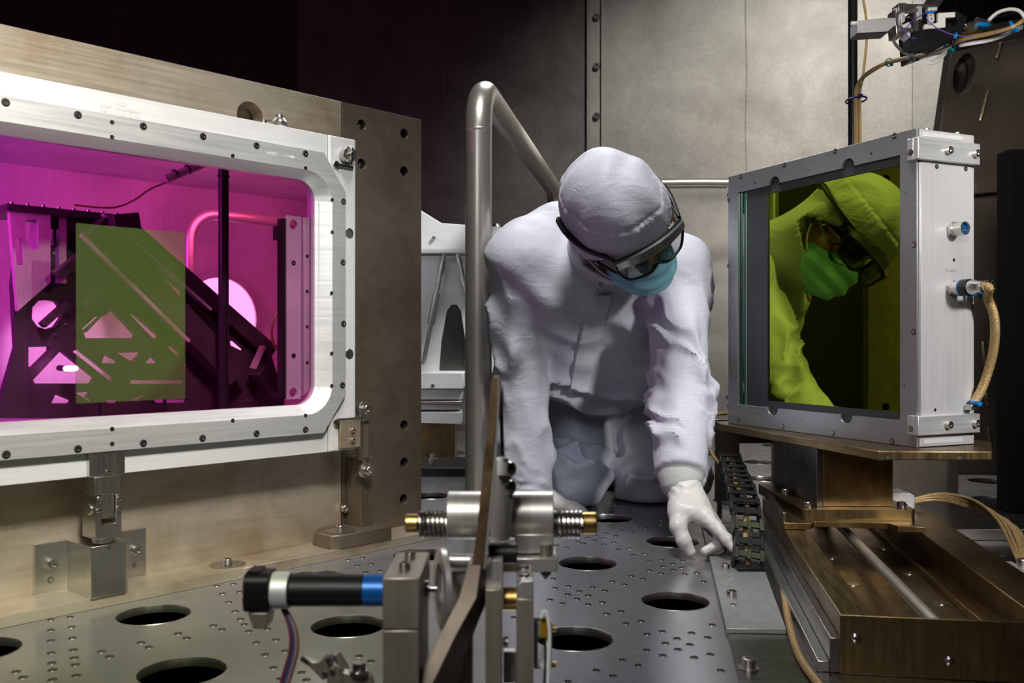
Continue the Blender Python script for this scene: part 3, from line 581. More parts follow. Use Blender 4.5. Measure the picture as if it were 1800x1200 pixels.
for py in (310, 546):
    z = L2(1.88, 393, py)[1]; bb = MB(); bb.lathe([(.0118, -.002), (.0135, -.002), (.0135, .002), (.0118, .002)], (px_, 1.88, z), (0, 0, 1), 14); bb.build('cable_tie', M_black, t)
b = MB(); b.tube(q3(1.95, (130, 360), (165, 364), (205, 366), (240, 350), (262, 332), (300, 318), (345, 290)), .0022, 6, smooth=2)
b.top('signal_cable', M_braid, 'thin brown cable sagging across the upper part of the magenta pane', 'cable', LM)
t = Thing('cable_tube', 'short clear tube lashed at the upper edge inside the pane', 'tube', LM, on(LM, 1.95, 325, 305))
b = MB(); b.tube(q3(1.95, (290, 315), (362, 286)), .0095, 14); b.build('sleeve', M_lite, t)
for pa in ((308, 306), (330, 298)):
    p = on(LM, 1.95, *pa); b = MB(); b.lathe([(.0098, -.0015), (.011, -.0015), (.011, .0015), (.0098, .0015)], p, (on(LM, 1.95, 362, 286) - on(LM, 1.95, 290, 315)), 14); b.build('cable_tie', M_black, t)
mt = Thing('mint_rail', 'pair of pale green drilled plates at the right side of the left window', 'plate', LM, (1.1, 1.632, .3))
light('mint_fill', 'SPOT', (.3, .8, 1.25), lw(1.08, 1.78, .55), 9, (.8, 1, .92), .04, spot=15, blend=.2)  # added unseen spot to keep the mint plates green
YM = 1.632
a0, zt_ = L2(YM, 504, 378); a1, _ = L2(YM, 529, 378)
b = MB(); b.prism([(a0, .25), (a1, .25), (a1, .83), (a0, .83)][0:0] or [(a0, L2(YM, 504, 702)[1]), (a1, L2(YM, 504, 702)[1]), (a1, zt_), (a0, zt_)], [circ(*L2(YM, 516, 395), .0098), circ(*L2(YM, 516, 690), .0098)], YM, YM + .008); b.build('plate', M_mint, mt, .0006)
c0_, c1_ = L2(YM, 534, 378)[0], L2(YM, 549, 378)[0]
b = MB(); b.prism([(c0_, L2(YM, 536, 695)[1]), (c1_, L2(YM, 536, 680)[1]), (c1_, zt_), (c0_, zt_)], [], YM, YM + .012); b.build('plate', M_mint, mt, .0006)
for py in (462, 625): x, z = L2(YM, 516, py); screw(mt, (x, YM, z), (0, -1, 0), 'flush', .005)
for py in (450, 512, 574, 637): x, z = L2(YM, 540, py); screw(mt, (x, YM, z), (0, -1, 0), 'flush', .0035)
x, z = L2(YM, 503, 410); b = MB(); b.box(x - .018, x, YM + .005, YM + .02, z - .014, z + .014); b.box(x - .008, x + .001, YM + .003, YM + .02, L2(YM, 500, 700)[1], z + .03); b.build('dark_block', M_blackm, mt)
b = MB(); b.tube(q3(1.9, (494, 540), (480, 562), (476, 590), (484, 612), (497, 624)), .003, 8, smooth=2); b.top('loop_cable', M_braid, 'small arc of brown cable left of the mint plates', 'cable', LM)
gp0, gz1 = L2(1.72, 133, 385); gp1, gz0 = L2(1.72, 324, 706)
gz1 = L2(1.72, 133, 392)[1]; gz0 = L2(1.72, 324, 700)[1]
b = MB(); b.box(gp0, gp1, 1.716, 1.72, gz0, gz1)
t = b.top('green_reflection_sheet', M_greenp, 'hazy green rectangular sheet standing for a reflection in the magenta window', 'reflection', LM, base=((gp0 + gp1) / 2, 1.718, gz0))  # stand-in sheet, carries the pane's green reflection as colour
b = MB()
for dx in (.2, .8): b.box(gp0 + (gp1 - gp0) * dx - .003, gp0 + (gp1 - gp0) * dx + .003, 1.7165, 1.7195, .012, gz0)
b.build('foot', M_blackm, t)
light('glow_ring', 'SPOT', lw(1.45, 2.2, .5), lw(1.28, 2.72, .42), 4, (1, .7, .9), .02, spot=22, blend=.3)  # added spot beside the glowing disc

# ================================================================ handrails, background frame
hr_ = Thing('handrail', 'bent stainless steel handrail standing left of the kneeling worker', 'handrail', I4, (-.091, 2.5, 0))
x0 = P(841, 600, 2.5).x; e = P(977, 330, 4.3); zt = 1.135; r0 = .0355
d = V((e.x - x0, 4.3 - 2.5, 0)).normalized(); rb = .12
pts = [V((x0, 2.5, 0)), V((x0, 2.5, .5))] + [V((x0, 2.5, zt - rb)) + d * (rb - rb * math.cos(a)) + V((0, 0, rb * math.sin(a))) for a in [i * PI / 16 for i in range(9)]]
q = V((e.x, 4.3, zt)); rc = .12
pts += [q - d * rc + d * rc * math.sin(a) + V((0, 0, -rc + rc * math.cos(a))) for a in [i * PI / 16 for i in range(9)]] + [V((e.x, 4.3, 0))]
b = MB(); b.tube(pts, r0, 24); b.build('pipe', M_pole, hr_)
for z in (zt - rb - .004,): b = MB(); b.lathe([(r0, -.004), (r0 + .0007, -.002), (r0 + .0007, .002), (r0, .004)], (x0, 2.5, z), (0, 0, 1), 24); b.build('weld', M_pole, hr_)
b = MB(); b.lathe([(.05, 0), (.05, .006), (r0, .008)], (x0, 2.5, 0), (0, 0, 1), 24); b.build('base_ring', M_steel, hr_)
b = MB(); b.lathe([(.05, 0), (.05, .006), (r0, .008)], (e.x, 4.3, 0), (0, 0, 1), 24); b.build('base_ring', M_steel, hr_)
ra = P(1120, 321, 4.35); rb_ = P(1420, 323, 4.35); r1 = .024
t = Thing('handrail', 'horizontal steel handrail by the wall between the worker and the green mirror', 'handrail', I4, (ra.x, 4.35, 0))
b = MB(); b.tube([V((ra.x, 4.35, 0)), V((ra.x, 4.35, ra.z - .08)), V((ra.x + .023, 4.35, ra.z - .023)), V((ra.x + .08, 4.35, ra.z)), V((rb_.x - .08, 4.35, rb_.z)), V((rb_.x - .023, 4.35, rb_.z - .023)), V((rb_.x, 4.35, rb_.z - .08)), V((rb_.x, 4.35, 0))], r1, 16, smooth=2); b.build('pipe', M_pole, t)

DB = 3.5
bf = Thing('optics_frame', 'white framed optics housing with slanted rods far behind the handrail', 'frame', I4, P(800, 805, DB))
bf.b = V((bf.b.x, DB, 0)); bf.o.location = bf.b
def bp(px, py, d=DB): p = P(px, py, d); return (p.x, p.z)
b = MB(); b.prism([bp(724, 440), bp(905, 440), bp(900, 401), bp(776, 392), bp(740, 370), bp(724, 340)], [], DB, DB + .05); b.build('top_beam', M_aluw, bf, .002)
b = MB(); b.prism([bp(724, 444), bp(905, 444), bp(905, 438), bp(724, 438)], [], DB - .006, DB + .05); b.build('lip', M_alu, bf)
b = MB(); b.prism([bp(724, 445), bp(900, 445), bp(900, 656), bp(724, 656)], [[bp(768, 655 - 2), bp(772, 600), bp(782, 545), bp(790, 534), bp(800, 533), bp(808, 545), bp(816, 600), bp(818, 653)]], DB + .10, DB + .11); b.build('side_panel', M_aluw, bf)
b = MB(); b.prism([bp(765, 655), bp(822, 655), bp(822, 528), bp(765, 528)], [], DB + .115, DB + .12); b.build('dark_plate', surf('grey_green_plate', (.16, .17, .15), (.11, .12, .1), scale=4), bf)
for pa, pb in (((744, 640), (782, 440)), ((832, 560), (803, 440))):
    A_, B_ = P(*pa, DB + .06), P(*pb, DB + .06); u = (B_ - A_)
    b = MB(); b.cyl(A_, B_, .008, n=12); b.cyl(A_ + u * .35, A_ + u * .62, .014, n=12); b.cyl(A_ + u * .8, A_ + u * .9, .0115, n=12); b.build('rod', M_steel, bf)
b = MB(); b.prism([bp(724, 682), bp(815, 682), bp(815, 655), bp(724, 655)], [], DB - .03, DB + .1); b.build('lower_beam', M_aluw, bf, .002)
b = MB(); b.prism([bp(724, 702), bp(812, 702), bp(812, 684), bp(724, 684)], [], DB, DB + .1); b.build('channel', M_alu, bf, .002)
b = MB(); b.prism([bp(724, 708), bp(812, 708), bp(812, 704), bp(724, 704)], [], DB - .03, DB + .1); b.prism([bp(724, 720), bp(809, 720), bp(809, 711), bp(724, 711)], [], DB + .01, DB + .1); b.build('slide', M_steel, bf, .001)
b = MB(); b.prism([bp(724, 741), bp(811, 743), bp(811, 723), bp(724, 723)], [], DB - .04, DB + .1); b.build('saddle', M_alu, bf, .001)
b = MB(); b.prism([bp(724, 818), bp(800, 818), bp(800, 743), bp(724, 743)], [], DB - .02, DB + .12); b.build('pedestal', M_bronze, bf, .002)
for px, py in ((763, 418), (877, 424), (877, 436)): x, z = bp(px, py); screw(bf, (x, DB, z), (0, -1, 0), 'cap', .007)
x, z = bp(762, 677); screw(bf, (x, DB - .03, z), (0, -1, 0), 'cap', .007)
p = P(872, 396, DB); b = MB(); b.lathe([(.012, 0), (.016, .006), (.012, .016), (.006, .018)], (p.x, DB + .02, bp(872, 400)[1]), (0, 0, 1), 16); b.build('stud', M_steel, bf)
# black step slab under the frame
b = MB(); p0 = P(735, 838, 3.1); b.box(-.45, -.12, 3.12, 3.42, .0005, .03); b.top('floor_block', M_blackm, 'low black block on the floor in front of the distant optics frame', 'block', bevel=.002)
b = MB(); b.lathe([(.014, 0), (.014, .02), (.009, .02), (.009, .035), (.002, .035)], (-.27, 3.2, .031), (0, 0, 1), 16); b.top('knurled_screw', M_steel, 'upright steel screw on the low black floor block', 'screw')

# ================================================================ RIGHT: green mirror box
bx = Thing('mirror_box', 'silver aluminium box with green mirror reflecting the worker', 'mirror', BM, (-.28, .07, .252))
YM_ = .002
def notch(px, py, up):
    x, z = B2(0, px, py); r = .0155; return x, z, r
AX0, AX1, AZ0, AZ1 = -.533, -.0405, .300, .805
def arc(cx, cz, r, a0, a1, n=10): return [(cx + r * math.cos(math.radians(a0 + (a1 - a0) * i / n)), cz + r * math.sin(math.radians(a0 + (a1 - a0) * i / n))) for i in range(n + 1)]
tx = [B2(0, 1361, 317)[0], B2(0, 1490, 290)[0]]; bx_ = [B2(0, 1358, 720)[0], B2(0, 1487, 740)[0]]
ap = [(AX0, AZ0)]
for c in bx_: ap += arc(c, AZ0, .0175, 180, 360)
ap += [(AX1, AZ0), (AX1, AZ1)]
for c in tx[::-1]: ap += arc(c, AZ1, .0175, 0, 180)
ap += [(AX0, AZ1)]
b = MB(); b.prism([(-.5707, .252), (0, .252), (0, .848), (-.5707, .848)], [ap], 0, .007); b.build('front_frame', M_face, bx, .0008)
b = MB()
b.box(-.5707, -.545, .0072, .149, .252, .848); b.build('shell_side', M_face, bx, .0008)
b = MB(); b.box(-.018, 0, .0072, .149, .253, .847); b.build('shell_side', M_side, bx, .0008)
b = MB(); b.box(-.5445, -.0185, .0072, .149, .83, .848); b.build('shell_top', M_alu, bx, .0008)
b = MB(); b.box(-.5445, -.0185, .0072, .149, .252, .27); b.build('shell_bottom', M_alu, bx, .0008)
b = MB(); b.box(-.5445, -.0185, .12, .149, .271, .829); b.build('back_cover', M_alu, bx)
xg, xb_, xm_ = B2(.009, 1297, 500)[0], B2(.009, 1313, 500)[0], B2(.010, 1350, 500)[0]
b = MB(); b.box(AX0 - .001, xb_ - .008, .0075, .0125, .292, .812); b.build('glass_edge', M_tealglass, bx, label='teal glass edge strip at the far side')
b = MB(); b.box(AX0 - .001, xb_, .0128, .014, .292, .812); b.build('inner_strip', M_alu, bx)
b = MB(); b.prism([(xb_, .275), (-.019, .275), (-.019, .829), (xb_, .829)], [[(xm_, .314), (-.030, .314), (-.030, .788), (xm_, .788)]], .0085, .0115); b.build('inner_frame', M_bezel, bx)
b = MB(); b.box(xm_ - .003, -.0195, .0118, .0165, .31, .795); b.build('mirror', M_mirror, bx, label='yellow-green mirror')
for px, py, r in [(1302, 310, .0055), (1379, 290, .0055), (1468, 266, .0055), (1572, 239, .0058), (1298, 737, .0055), (1376, 749, .0055), (1464, 761, .0055), (1568, 776, .0058), (1280, 467, .005), (1278, 698, .005), (1607, 430, .0055), (1606, 583, .0055), (1281, 352, .005)]:
    x, z = B2(0, px, py); screw(bx, (x, 0, z), (0, -1, 0), 'flush', r)
for px, py in [(1328, 320), (1421, 297), (1532, 269), (1323, 724), (1418, 738), (1528, 751), (1289, 392), (1288, 525), (1286, 660), (1592, 336), (1591, 507), (1589, 678)]:
    x, z = B2(0, px, py); screw(bx, (x, 0, z), (0, -1, 0), 'hole', .003, 'tapped_hole')
# end face details (local plane x=0, y across, z up)
def E2(px, py):
    o = BM.inverted() @ V((0, 0, H)); r = BM.inverted().to_3x3() @ V(((px - 900) / F, 1, -(py - 600) / F)); p = o + r * ((0.0 - o.x) / r.x); return p.y, p.z
b = MB(); b.box(.0002, .002, .008, .140, .305, .79); b.build('end_cover', M_side, bx, .0004)
for z0, z1 in ((.788, .828), (.276, .312)):
    b = MB(); b.box(.0021, .014, -.012, .1485, z0, z1); b.box(-.012, .002, -.012, -.0002, z0, z1); b.build('end_clamp', M_alu, bx, .001)
    for y in (.062, .134): screw(bx, (.014, y, (z0 + z1) / 2), (1, 0, 0), 'cap', .0072)
    screw(bx, (-.004, -.012, (z0 + z1) / 2 - .006), (0, -1, 0), 'hole', .006, 'tapped_hole')
for z0, z1 in ((.834, .842), (.258, .267)):
    b = MB(); b.box(.0002, .0014, .016, .118, z0, z1); b.build('slot_label', M_aluw, bx, .0003)
for px, py in ((1645, 293), (1696, 297)): y, z = E2(px, py); screw(bx, (.002, y, z), (1, 0, 0), 'flush', .0045)
for px, py in ((1675, 457), (1642, 720)): y, z = E2(px, py); screw(bx, (.002, y, z), (1, 0, 0), 'hole', .003, 'tapped_hole')
for y in (.03, .11): 
    b = MB(); b.lathe([(.006, 0), (.006, .002), (.003, .003)], (-.006, y, .848), (0, 0, 1), 12); b.build('stud', M_steel, bx)
y, z = E2(1672, 404)
b = MB(); b.cyl((.002, y, z), (.007, y, z), .0155, n=6); b.lathe([(.0135, .006), (.0135, .012), (.0125, .013), (.0125, .032), (.0105, .032), (.0105, .018), (.001, .018)], (0, y, z), (1, 0, 0), 24); cn = b.build('socket', M_steel, bx, label='chrome threaded connector socket')
b = MB(); b.cyl((.018, y, z), (.026, y, z), .0098, n=20); ins = b.build('insert', M_blue, cn)
b = MB()
for i in range(7):
    a = i * PI / 3; rr = 0 if i == 6 else .0055; b.cyl((.026, y + rr * math.cos(a), z + rr * math.sin(a)), (.0285, y + rr * math.cos(a), z + rr * math.sin(a)), .0011, n=6)
o_ = b.build('pins', M_brass, cn); o_.o['kind'] = 'stuff'
y, z = E2(1670, 478); text_part('9116MD', .0085, (.0025, y, z + .0), (0, 1, 0), (0, 0, 1), bx, plain('engraving', (.35, .33, .32), .6), name='part_marking')
y, z = E2(1672, 507); yc_, zc_ = y, z
plug = Thing('cable_plug', 'round black and chrome plug with braided cable on the box end', 'plug', BM, (.02, y, z))
b = MB(); b.cyl((.0025, y, z), (.009, y, z), .016, n=6); b.lathe([(.014, .008), (.014, .018), (.0155, .019), (.0155, .024)], (0, y, z), (1, 0, 0), 24); b.build('ring', M_steel, plug)
b = MB(); b.lathe([(.0158, 0), (.0158, .003)], (.024, y, z), (1, 0, 0), 24); b.build('blue_band', M_blue, plug)
b = MB(); b.lathe([(.0155, 0), (.016, .002), (.016, .014), (.014, .016)], (.0275, y, z), (1, 0, 0), 24); b.build('grip', M_black, plug)
b = MB(); b.lathe([(.0135, 0), (.0135, .014), (.011, .018), (.011, .026), (.007, .027)], (.044, y, z), (1, 0, 0), 20)
b.build('backshell', M_steel, plug)
b = MB()
for i in range(10):
    a = i * .63; b.tube([(.068, y + .006 * math.cos(a), z + .006 * math.sin(a)), (.08, y + .012 * math.cos(a), z + .012 * math.sin(a)), (.084 + .003 * math.sin(i * 2.1), y + .014 * math.cos(a + .4), z + .014 * math.sin(a + .4))], .0006, 4)
o_ = b.build('wire_ends', M_screw, plug, kind='stuff')
DC = 1.80
Bi = BM.inverted()
b = MB(); b.tube([V((.07, y, z)), V((.083, y + .002, z - .001))] + [Bi @ P(a, c, d_) for a, c, d_ in ((1734, 523, 1.78), (1746, 545, 1.78), (1750, 575, 1.78), (1747, 615, 1.79), (1738, 650, 1.80), (1726, 685, 1.80), (1712, 708, 1.80))], [.0085] * 40, 12, smooth=2)
b.top('braided_cable', M_braid, 'tan braided cable hanging from the plug down the box end', 'cable', BM)
tp = Bi @ P(1727, 515, 1.78); b = MB(); b.lathe([(.0088, -.0035), (.0108, -.0035), (.0108, .0035), (.0088, .0035)], tp, (.6, .1, -.6), 16); b.box(tp.x - .008, tp.x + .004, tp.y - .02, tp.y - .012, tp.z - .006, tp.z + .003)
b.top('cable_tie', M_tie, 'blue cable tie on the braided cable beside the plug', 'cable tie', BM)
tp = Bi @ P(1716, 708, 1.79); b = MB(); b.lathe([(.0088, -.002), (.0105, -.002), (.0105, .002), (.0088, .002)], tp, (-.3, 0, -.8), 16); b.box(tp.x + .006, tp.x + .014, tp.y - .012, tp.y - .006, tp.z - .002, tp.z + .004)
b.top('cable_tie', M_tie, 'blue cable tie where the braided cable meets the box corner', 'cable tie', BM)
tp = Bi @ P(1699, 714, 1.80); b = MB(); b.box(.0021, .02, tp.y - .008, tp.y + .008, tp.z - .006, tp.z + .004); b.top('cable_anchor', M_steel, 'steel cable anchor low on the box end face', 'bracket', BM, bevel=.001)
# side lugs at the far edge
for py in (343, 708):
    x, z = B2(.03, 1270, py); b = MB(); b.box(-.605, -.5712, .02, .05, z - .014, z + .014); b.build('side_lug', M_alu, bx, .001)
    screw(bx, (-.597, .02, z - .005), (0, -1, 0), 'hole', .0045, 'tapped_hole')

# base plate and column carrying the box
ws = Thing('box_pedestal', 'brown steel pedestal and base plate under the mirror box', 'pedestal', I4, (.68, 2.0, .095))
b = MB(); b.prism([(.662, 1.70), (.868, 1.695), (.95, 1.86), (.74, 2.40), (.505, 2.33), (.50, 2.25)], [], .2352, .2515, to=hat); b.build('top_plate', M_bronze, ws, .002)
for px, py in ((1561, 798), (1686, 798)): p = P(px, py, 1.698); screw(ws, (p.x, 1.6985 if px < 1600 else 1.6965, .2435), (0, -1, 0), 'hole', .0045, 'tapped_hole')
b = MB(); b.box(.625, .765, 1.885, 1.90, .1185, .2348); b.build('column_front', M_bronze, ws, .001)
b = MB(); b.box(.612, .625, 1.885, 2.20, .1185, .2348); b.build('column_side', M_base, ws, .001)
b = MB(); b.box(.752, .765, 1.901, 2.20, .1185, .2348); b.build('column_side', M_base, ws, .001)
fp = P(1403, 893, 1.95)
b = MB(); b.prism(rrect(.575, .800, 1.855, 2.2, .012), [], .0955, .118, to=hat); b.build('foot_flange', M_bronze, ws, .0015)
for x, y in ((.595, 1.885), (.598, 2.05), (.782, 1.885), (.785, 2.05)): screw(ws, (x, y, .118), (0, 0, 1), 'cap', .0085, 'bolt')
b = MB(); b.box(.765, 1.19, 2.502, 2.52, .0003, .238); b.top('rear_plate', M_darkb, 'dark upright plate behind the pedestal of the mirror box', 'plate', bevel=.001)
# link post beside the column
lk = Thing('link_post', 'rusty brown post with a hanging rod end behind the pedestal', 'post', I4, (.68, 2.34, 0))
xa_, xb_ = P(1361, 800, 2.42).x, P(1393, 800, 2.42).x
b = MB(); b.box(xa_, xb_, 2.42, 2.45, .0005, .235); b.build('post', M_bronze, lk, .001)
p = P(1380, 815, 2.40); b = MB(); b.lathe([(.004, -.006), (.012, -.006), (.0135, 0), (.012, .006), (.004, .006)], p, (0, -1, 0), 20); b.build('rod_end', M_steel, lk); screw(lk, p - V((0, .006, 0)), (0, -1, 0), 'cap', .007, 'bolt')
b = MB(); b.cyl(p + V((-.004, 0, .012)), p + V((-.004, 0, .05)), .003); b.cyl(p + V((.004, 0, .012)), p + V((.004, 0, .05)), .003); b.cyl(p + V((0, 0, .036)), p + V((0, 0, .042)), .009, n=6); b.cyl(p, p + V((0, .022, 0)), .004); b.build('rod', M_screw, lk)
# grey bracket plate behind the chain
gp = Thing('cable_bracket', 'grey upright sheet bracket at the top of the black cable chain', 'bracket', I4, P(1280, 815, 2.35))
b = MB(); b.prism([(P(1257, 737, 2.4).x, P(1257, 737, 2.4).z), (P(1300, 737, 2.4).x, P(1300, 737, 2.4).z), (P(1300, 760, 2.4).x, .235), (P(1361, 779, 2.4).x, .235), (P(1361, 779, 2.4).x, P(1, 779, 2.4).z), (P(1300, 779, 2.4).x, P(1, 779, 2.4).z), (P(1300, 803, 2.4).x, P(1, 880, 2.4).z), (P(1257, 803, 2.4).x, P(1, 880, 2.4).z)], [], 2.40, 2.406); b.build('sheet', M_base, gp, .0006)
b = MB(); b.box(P(1257, 1, 2.4).x, P(1300, 1, 2.4).x, 2.30, 2.406, 0.0005, .006); b.build('sheet_foot', M_base, gp)
pz = P(1, 880, 2.4).z; b = MB(); b.box(P(1262, 1, 2.4).x, P(1270, 1, 2.4).x, 2.4065, 2.412, .0062, pz + .05); b.build('sheet_leg', M_base, gp)
b = MB(); b.tube([P(*a) for a in ((1276, 727, 2.30), (1258, 727, 2.27), (1243, 742, 2.24), (1240, 765, 2.22), (1246, 790, 2.2), (1262, 813, 2.2), (1285, 830, 2.18))], .0042, 8, smooth=2); b.top('thin_cable', M_braid, 'brown cable looping out beside the worker sleeve into the chain', 'cable')

# ================================================================ base plate, strip, rail bed
b = MB(); pl_ = [G(1233, 925, .004), G(1262, 1040, .004), G(1300, 1210, .004)]; b.prism([(pl_[2].x - .03, 1.0), (1.35, 1.0), (1.35, 2.2), (.95, 2.30), (pl_[0].x + .01, 2.32), (pl_[0].x, pl_[0].y)], [], .0003, .005, to=hat)
b.top('base_plate', M_base, 'dark steel base plate on the floor under rail bed and strip', 'plate', base=(.6, 1.6, .0003), bevel=.001)
zs = .0125
c4 = [G(1277, 1104, zs), G(1382, 1106, zs), G(1338, 985, zs), G(1246, 972, zs)]
b = MB(); b.prism([(p.x, p.y) for p in c4], [], .0055, zs, to=hat)
t = b.top('steel_strip', surf('strip_steel', (.55, .56, .56), (.45, .46, .46), (.4, .5), scale=40, metal=.8), 'light grey flat steel strip under the foot of the black chain', 'strip', bevel=.0006)
for px, py in ((1275, 1000), (1286, 1048)): p = G(px, py, zs); screw(t, p, (0, 0, 1), 'cap', .0085, 'bolt')
for px, py in ((1277, 1013), (1289, 1062)): p = G(px, py, zs); screw(t, p, (0, 0, 1), 'hole', .005, 'tapped_hole')
p = G(1316, 1175, .005)
b = MB(); b.lathe([(.014, 0), (.014, .002), (.0095, .002), (.0095, .014), (.008, .015), (.005, .015), (.0048, .009), (.001, .009)], (p.x, p.y, .005), (0, 0, 1), 20); b.top('base_bolt', M_steel, 'steel socket bolt low on the base plate near the frame bottom', 'bolt')
p = G(1291, 882, 0); b = MB(); b.lathe([(.045, 0), (.046, .010), (.04, .011), (.03, .0095), (.001, .0095)], (p.x - .0, p.y - .03, .0055), (0, 0, 1), 36)
t = b.top('disc_clamp', M_steel, 'round steel disc with a centre bolt behind the black chain', 'disc'); screw(t, (p.x, p.y - .03, .0150), (0, 0, 1), 'cap', .0115, 'bolt')
rl = Thing('rail_bed', 'bronze steel linear rail bed with a guide rod at lower right', 'rail', RM, (.15, .5, .005))
LN = .98
b = MB(); b.box(-.002, .335, -.004, 0, .0055, .0845); b.build('end_plate', M_bronze, rl, .0008)
b = MB(); b.box(0, .042, .0005, LN, .0055, .082); b.build('side_rail', M_bronze, rl, .001)
b = MB(); b.box(-.014, -.0005, .0005, LN, .0055, .052); b.build('side_strip', M_base, rl, .001)
b = MB(); b.box(-.030, -.0145, .0005, LN, .0055, .020); b.build('side_strip', M_steel, rl, .001)
b = MB(); b.box(.258, .333, .0005, LN, .0055, .082); b.build('side_rail', M_bronze, rl, .001)
b = MB(); b.box(.0425, .2575, .0005, LN, .0055, .028); b.build('bed', M_bronze, rl, .001)
b = MB(); b.box(.068, .074, .0005, LN, .0282, .040); b.box(.226, .232, .0005, LN, .0282, .040)
b.build('guide', M_bronze, rl, .001)
b = MB(); b.cyl((.137, .0005, .06), (.137, LN - .02, .06), .0092, n=20); b.build('guide_rod', M_pole, rl)
b = MB(); b.box(.12, .154, LN - .02, LN - .0, .0285, .075); b.build('rod_block', M_blackm, rl, .001)
for px, py in ((1463, 980), (1500, 1027), (1553, 964), (1599, 1007), (1655, 1060)):
    p = on(RM, 0, 1, 1); o_ = RM.inverted() @ V((0, 0, H)); r_ = RM.inverted().to_3x3() @ V(((px - 900) / F, 1, -(py - 600) / F)); q_ = o_ + r_ * ((.0282 - o_.z) / r_.z)
    b = MB(); b.lathe([(.0125, 0), (.012, .001), (.0055, .001), (.0055, .0004), (.001, .0004)], (q_.x, q_.y, .0282), (0, 0, 1), 20); b.build('bed_screw', M_screw, rl)
for px, py in ((1504, 1122), (1669, 1162)): p = on(RM, -.004, px, py); screw(rl, p, (0, -1, 0), 'phillips', .0068)
st = Thing('slide_carriage', 'brown slotted carriage riding across the rail bed below the pedestal', 'carriage', RM, (.15, .7, .083))
b = MB(); b.prism([(.0, .585), (.05, .585), (.062, .612), (.20, .612), (.212, .585), (.262, .585), (.262, .93), (.0, .93)], [], .0835, .0952, to=hat); b.build('plate', M_bronze, st, .001)
b = MB(); b.box(.0, .006, .60, .93, .0954, .112); b.build('flange', M_base, st, .001)
# white clip block and cable bundle on the right
cb = Thing('clip_block', 'pale aluminium clamp block holding the tan cable bundle', 'block', I4, P(1575, 880, 2.02))
p0 = P(1545, 886, 2.03); p1 = P(1608, 866, 2.03)
b = MB(); b.prism([(p0.x, p0.z - .012), (p0.x, p1.z), (p1.x - .012, p1.z), (p1.x, p1.z - .006), (p1.x, p0.z - .014), (p1.x - .016, p0.z - .014), (p1.x - .016, p0.z), (p0.x + .02, p0.z), (p0.x + .02, p0.z - .012)], [], 2.03, 2.09); b.build('clamp', M_alu, cb, .001)
b = MB(); b.cyl((p1.x - .022, 2.05, .084), (p1.x - .022, 2.05, p0.z), .007, n=12); b.build('clamp_post', M_screw, cb)
for i in range(7):
    o1 = (i - 3) * .0042; rnd = random.Random(i); k = rnd.uniform(-1, 1) * 4
    pts = [P(1606, 878 + k * .5 + i * .6, 2.06), P(1640, 868 + i * 1.5 - (i % 3) * 2, 2.06), P(1680, 868 + i * 2.2 + k * .5, 2.04), P(1722 + i * 2, 882 + i * 3.5, 2.0), P(1757 + i * 5, 912 + k + i * 1.5, 1.95), P(1775 + i * 4.5, 950 + k, 1.9), P(1789 + i * 4, 985, 1.86), P(1806 + i * 6, 1020, 1.80), P(1850 + i * 7, 1075, 1.72)]
    b = MB(); b.tube(pts, .0036, 8, smooth=2); b.top('cable', M_braid, ['topmost', 'second from the top', 'third from the top', 'middle', 'third from the bottom', 'second from the bottom', 'lowest'][i] + ' of the tan braided cables arching from the clamp block', 'cable', group='tan cables arching from the clamp block')
b = MB(); b.tube([G(a, c, .011) for a, c in ((1338, 950), (1350, 968), (1364, 992), (1376, 1028), (1383, 1077), (1392, 1117), (1407, 1160), (1440, 1204), (1470, 1240))], .0058, 10, smooth=2)
b.top('floor_cable', M_braid, 'tan braided cable lying along the base plate beside the strip', 'cable')
# right floor hardware
sb = Thing('slotted_bar', 'bright grooved aluminium bar on the floor right of the rail bed', 'bar', I4, P(1760, 1010, 1.9))
sb.b = V((1.02, 1.75, .0055)); sb.o.location = sb.b
A_, B_ = G(1708, 985, .018), G(1880, 1075, .018); u = (B_ - A_); u.z = 0; L_ = u.length; Ms = frame(u, (A_.x, A_.y, 0)); 
rr = MB()
for i in range(8): rr.box(L_ * i / 8 + .002, L_ * (i + 1) / 8 - .004, 0, .075, .012, .018, Ms.to_3x3(), (A_.x, A_.y, 0))
rr.box(0, L_, 0, .075, .0055, .0119, Ms.to_3x3(), (A_.x, A_.y, 0)); rr.build('bar', M_alu, sb, .0008, kind='stuff')
for px, py in ((1728, 985), (1800, 1000)): p = G(px, py, .018); screw(sb, p + V((.01, .02, 0)), (0, 0, 1), 'cap', .012, 'bolt')
b = MB(); b.box(.92, 1.6, 2.10, 2.50, .0055, .03); t = b.top('low_step', M_base, 'low dark steel step on the floor behind the tan cables', 'step', bevel=.001)
screw(t, (1.135, 2.16, .03), (0, 0, 1), 'cap', .013, 'bolt')
p = G(1780, 893, 0); b = MB(); b.lathe([(.055, 0), (.056, .008), (.05, .009), (.001, .009)], (1.32, 2.50, .0005), (0, 0, 1), 36); t = b.top('disc_clamp', M_steel, 'round steel disc with bolt on the floor at the right edge', 'disc'); screw(t, (1.32, 2.50, .0095), (0, 0, 1), 'cap', .011, 'bolt')

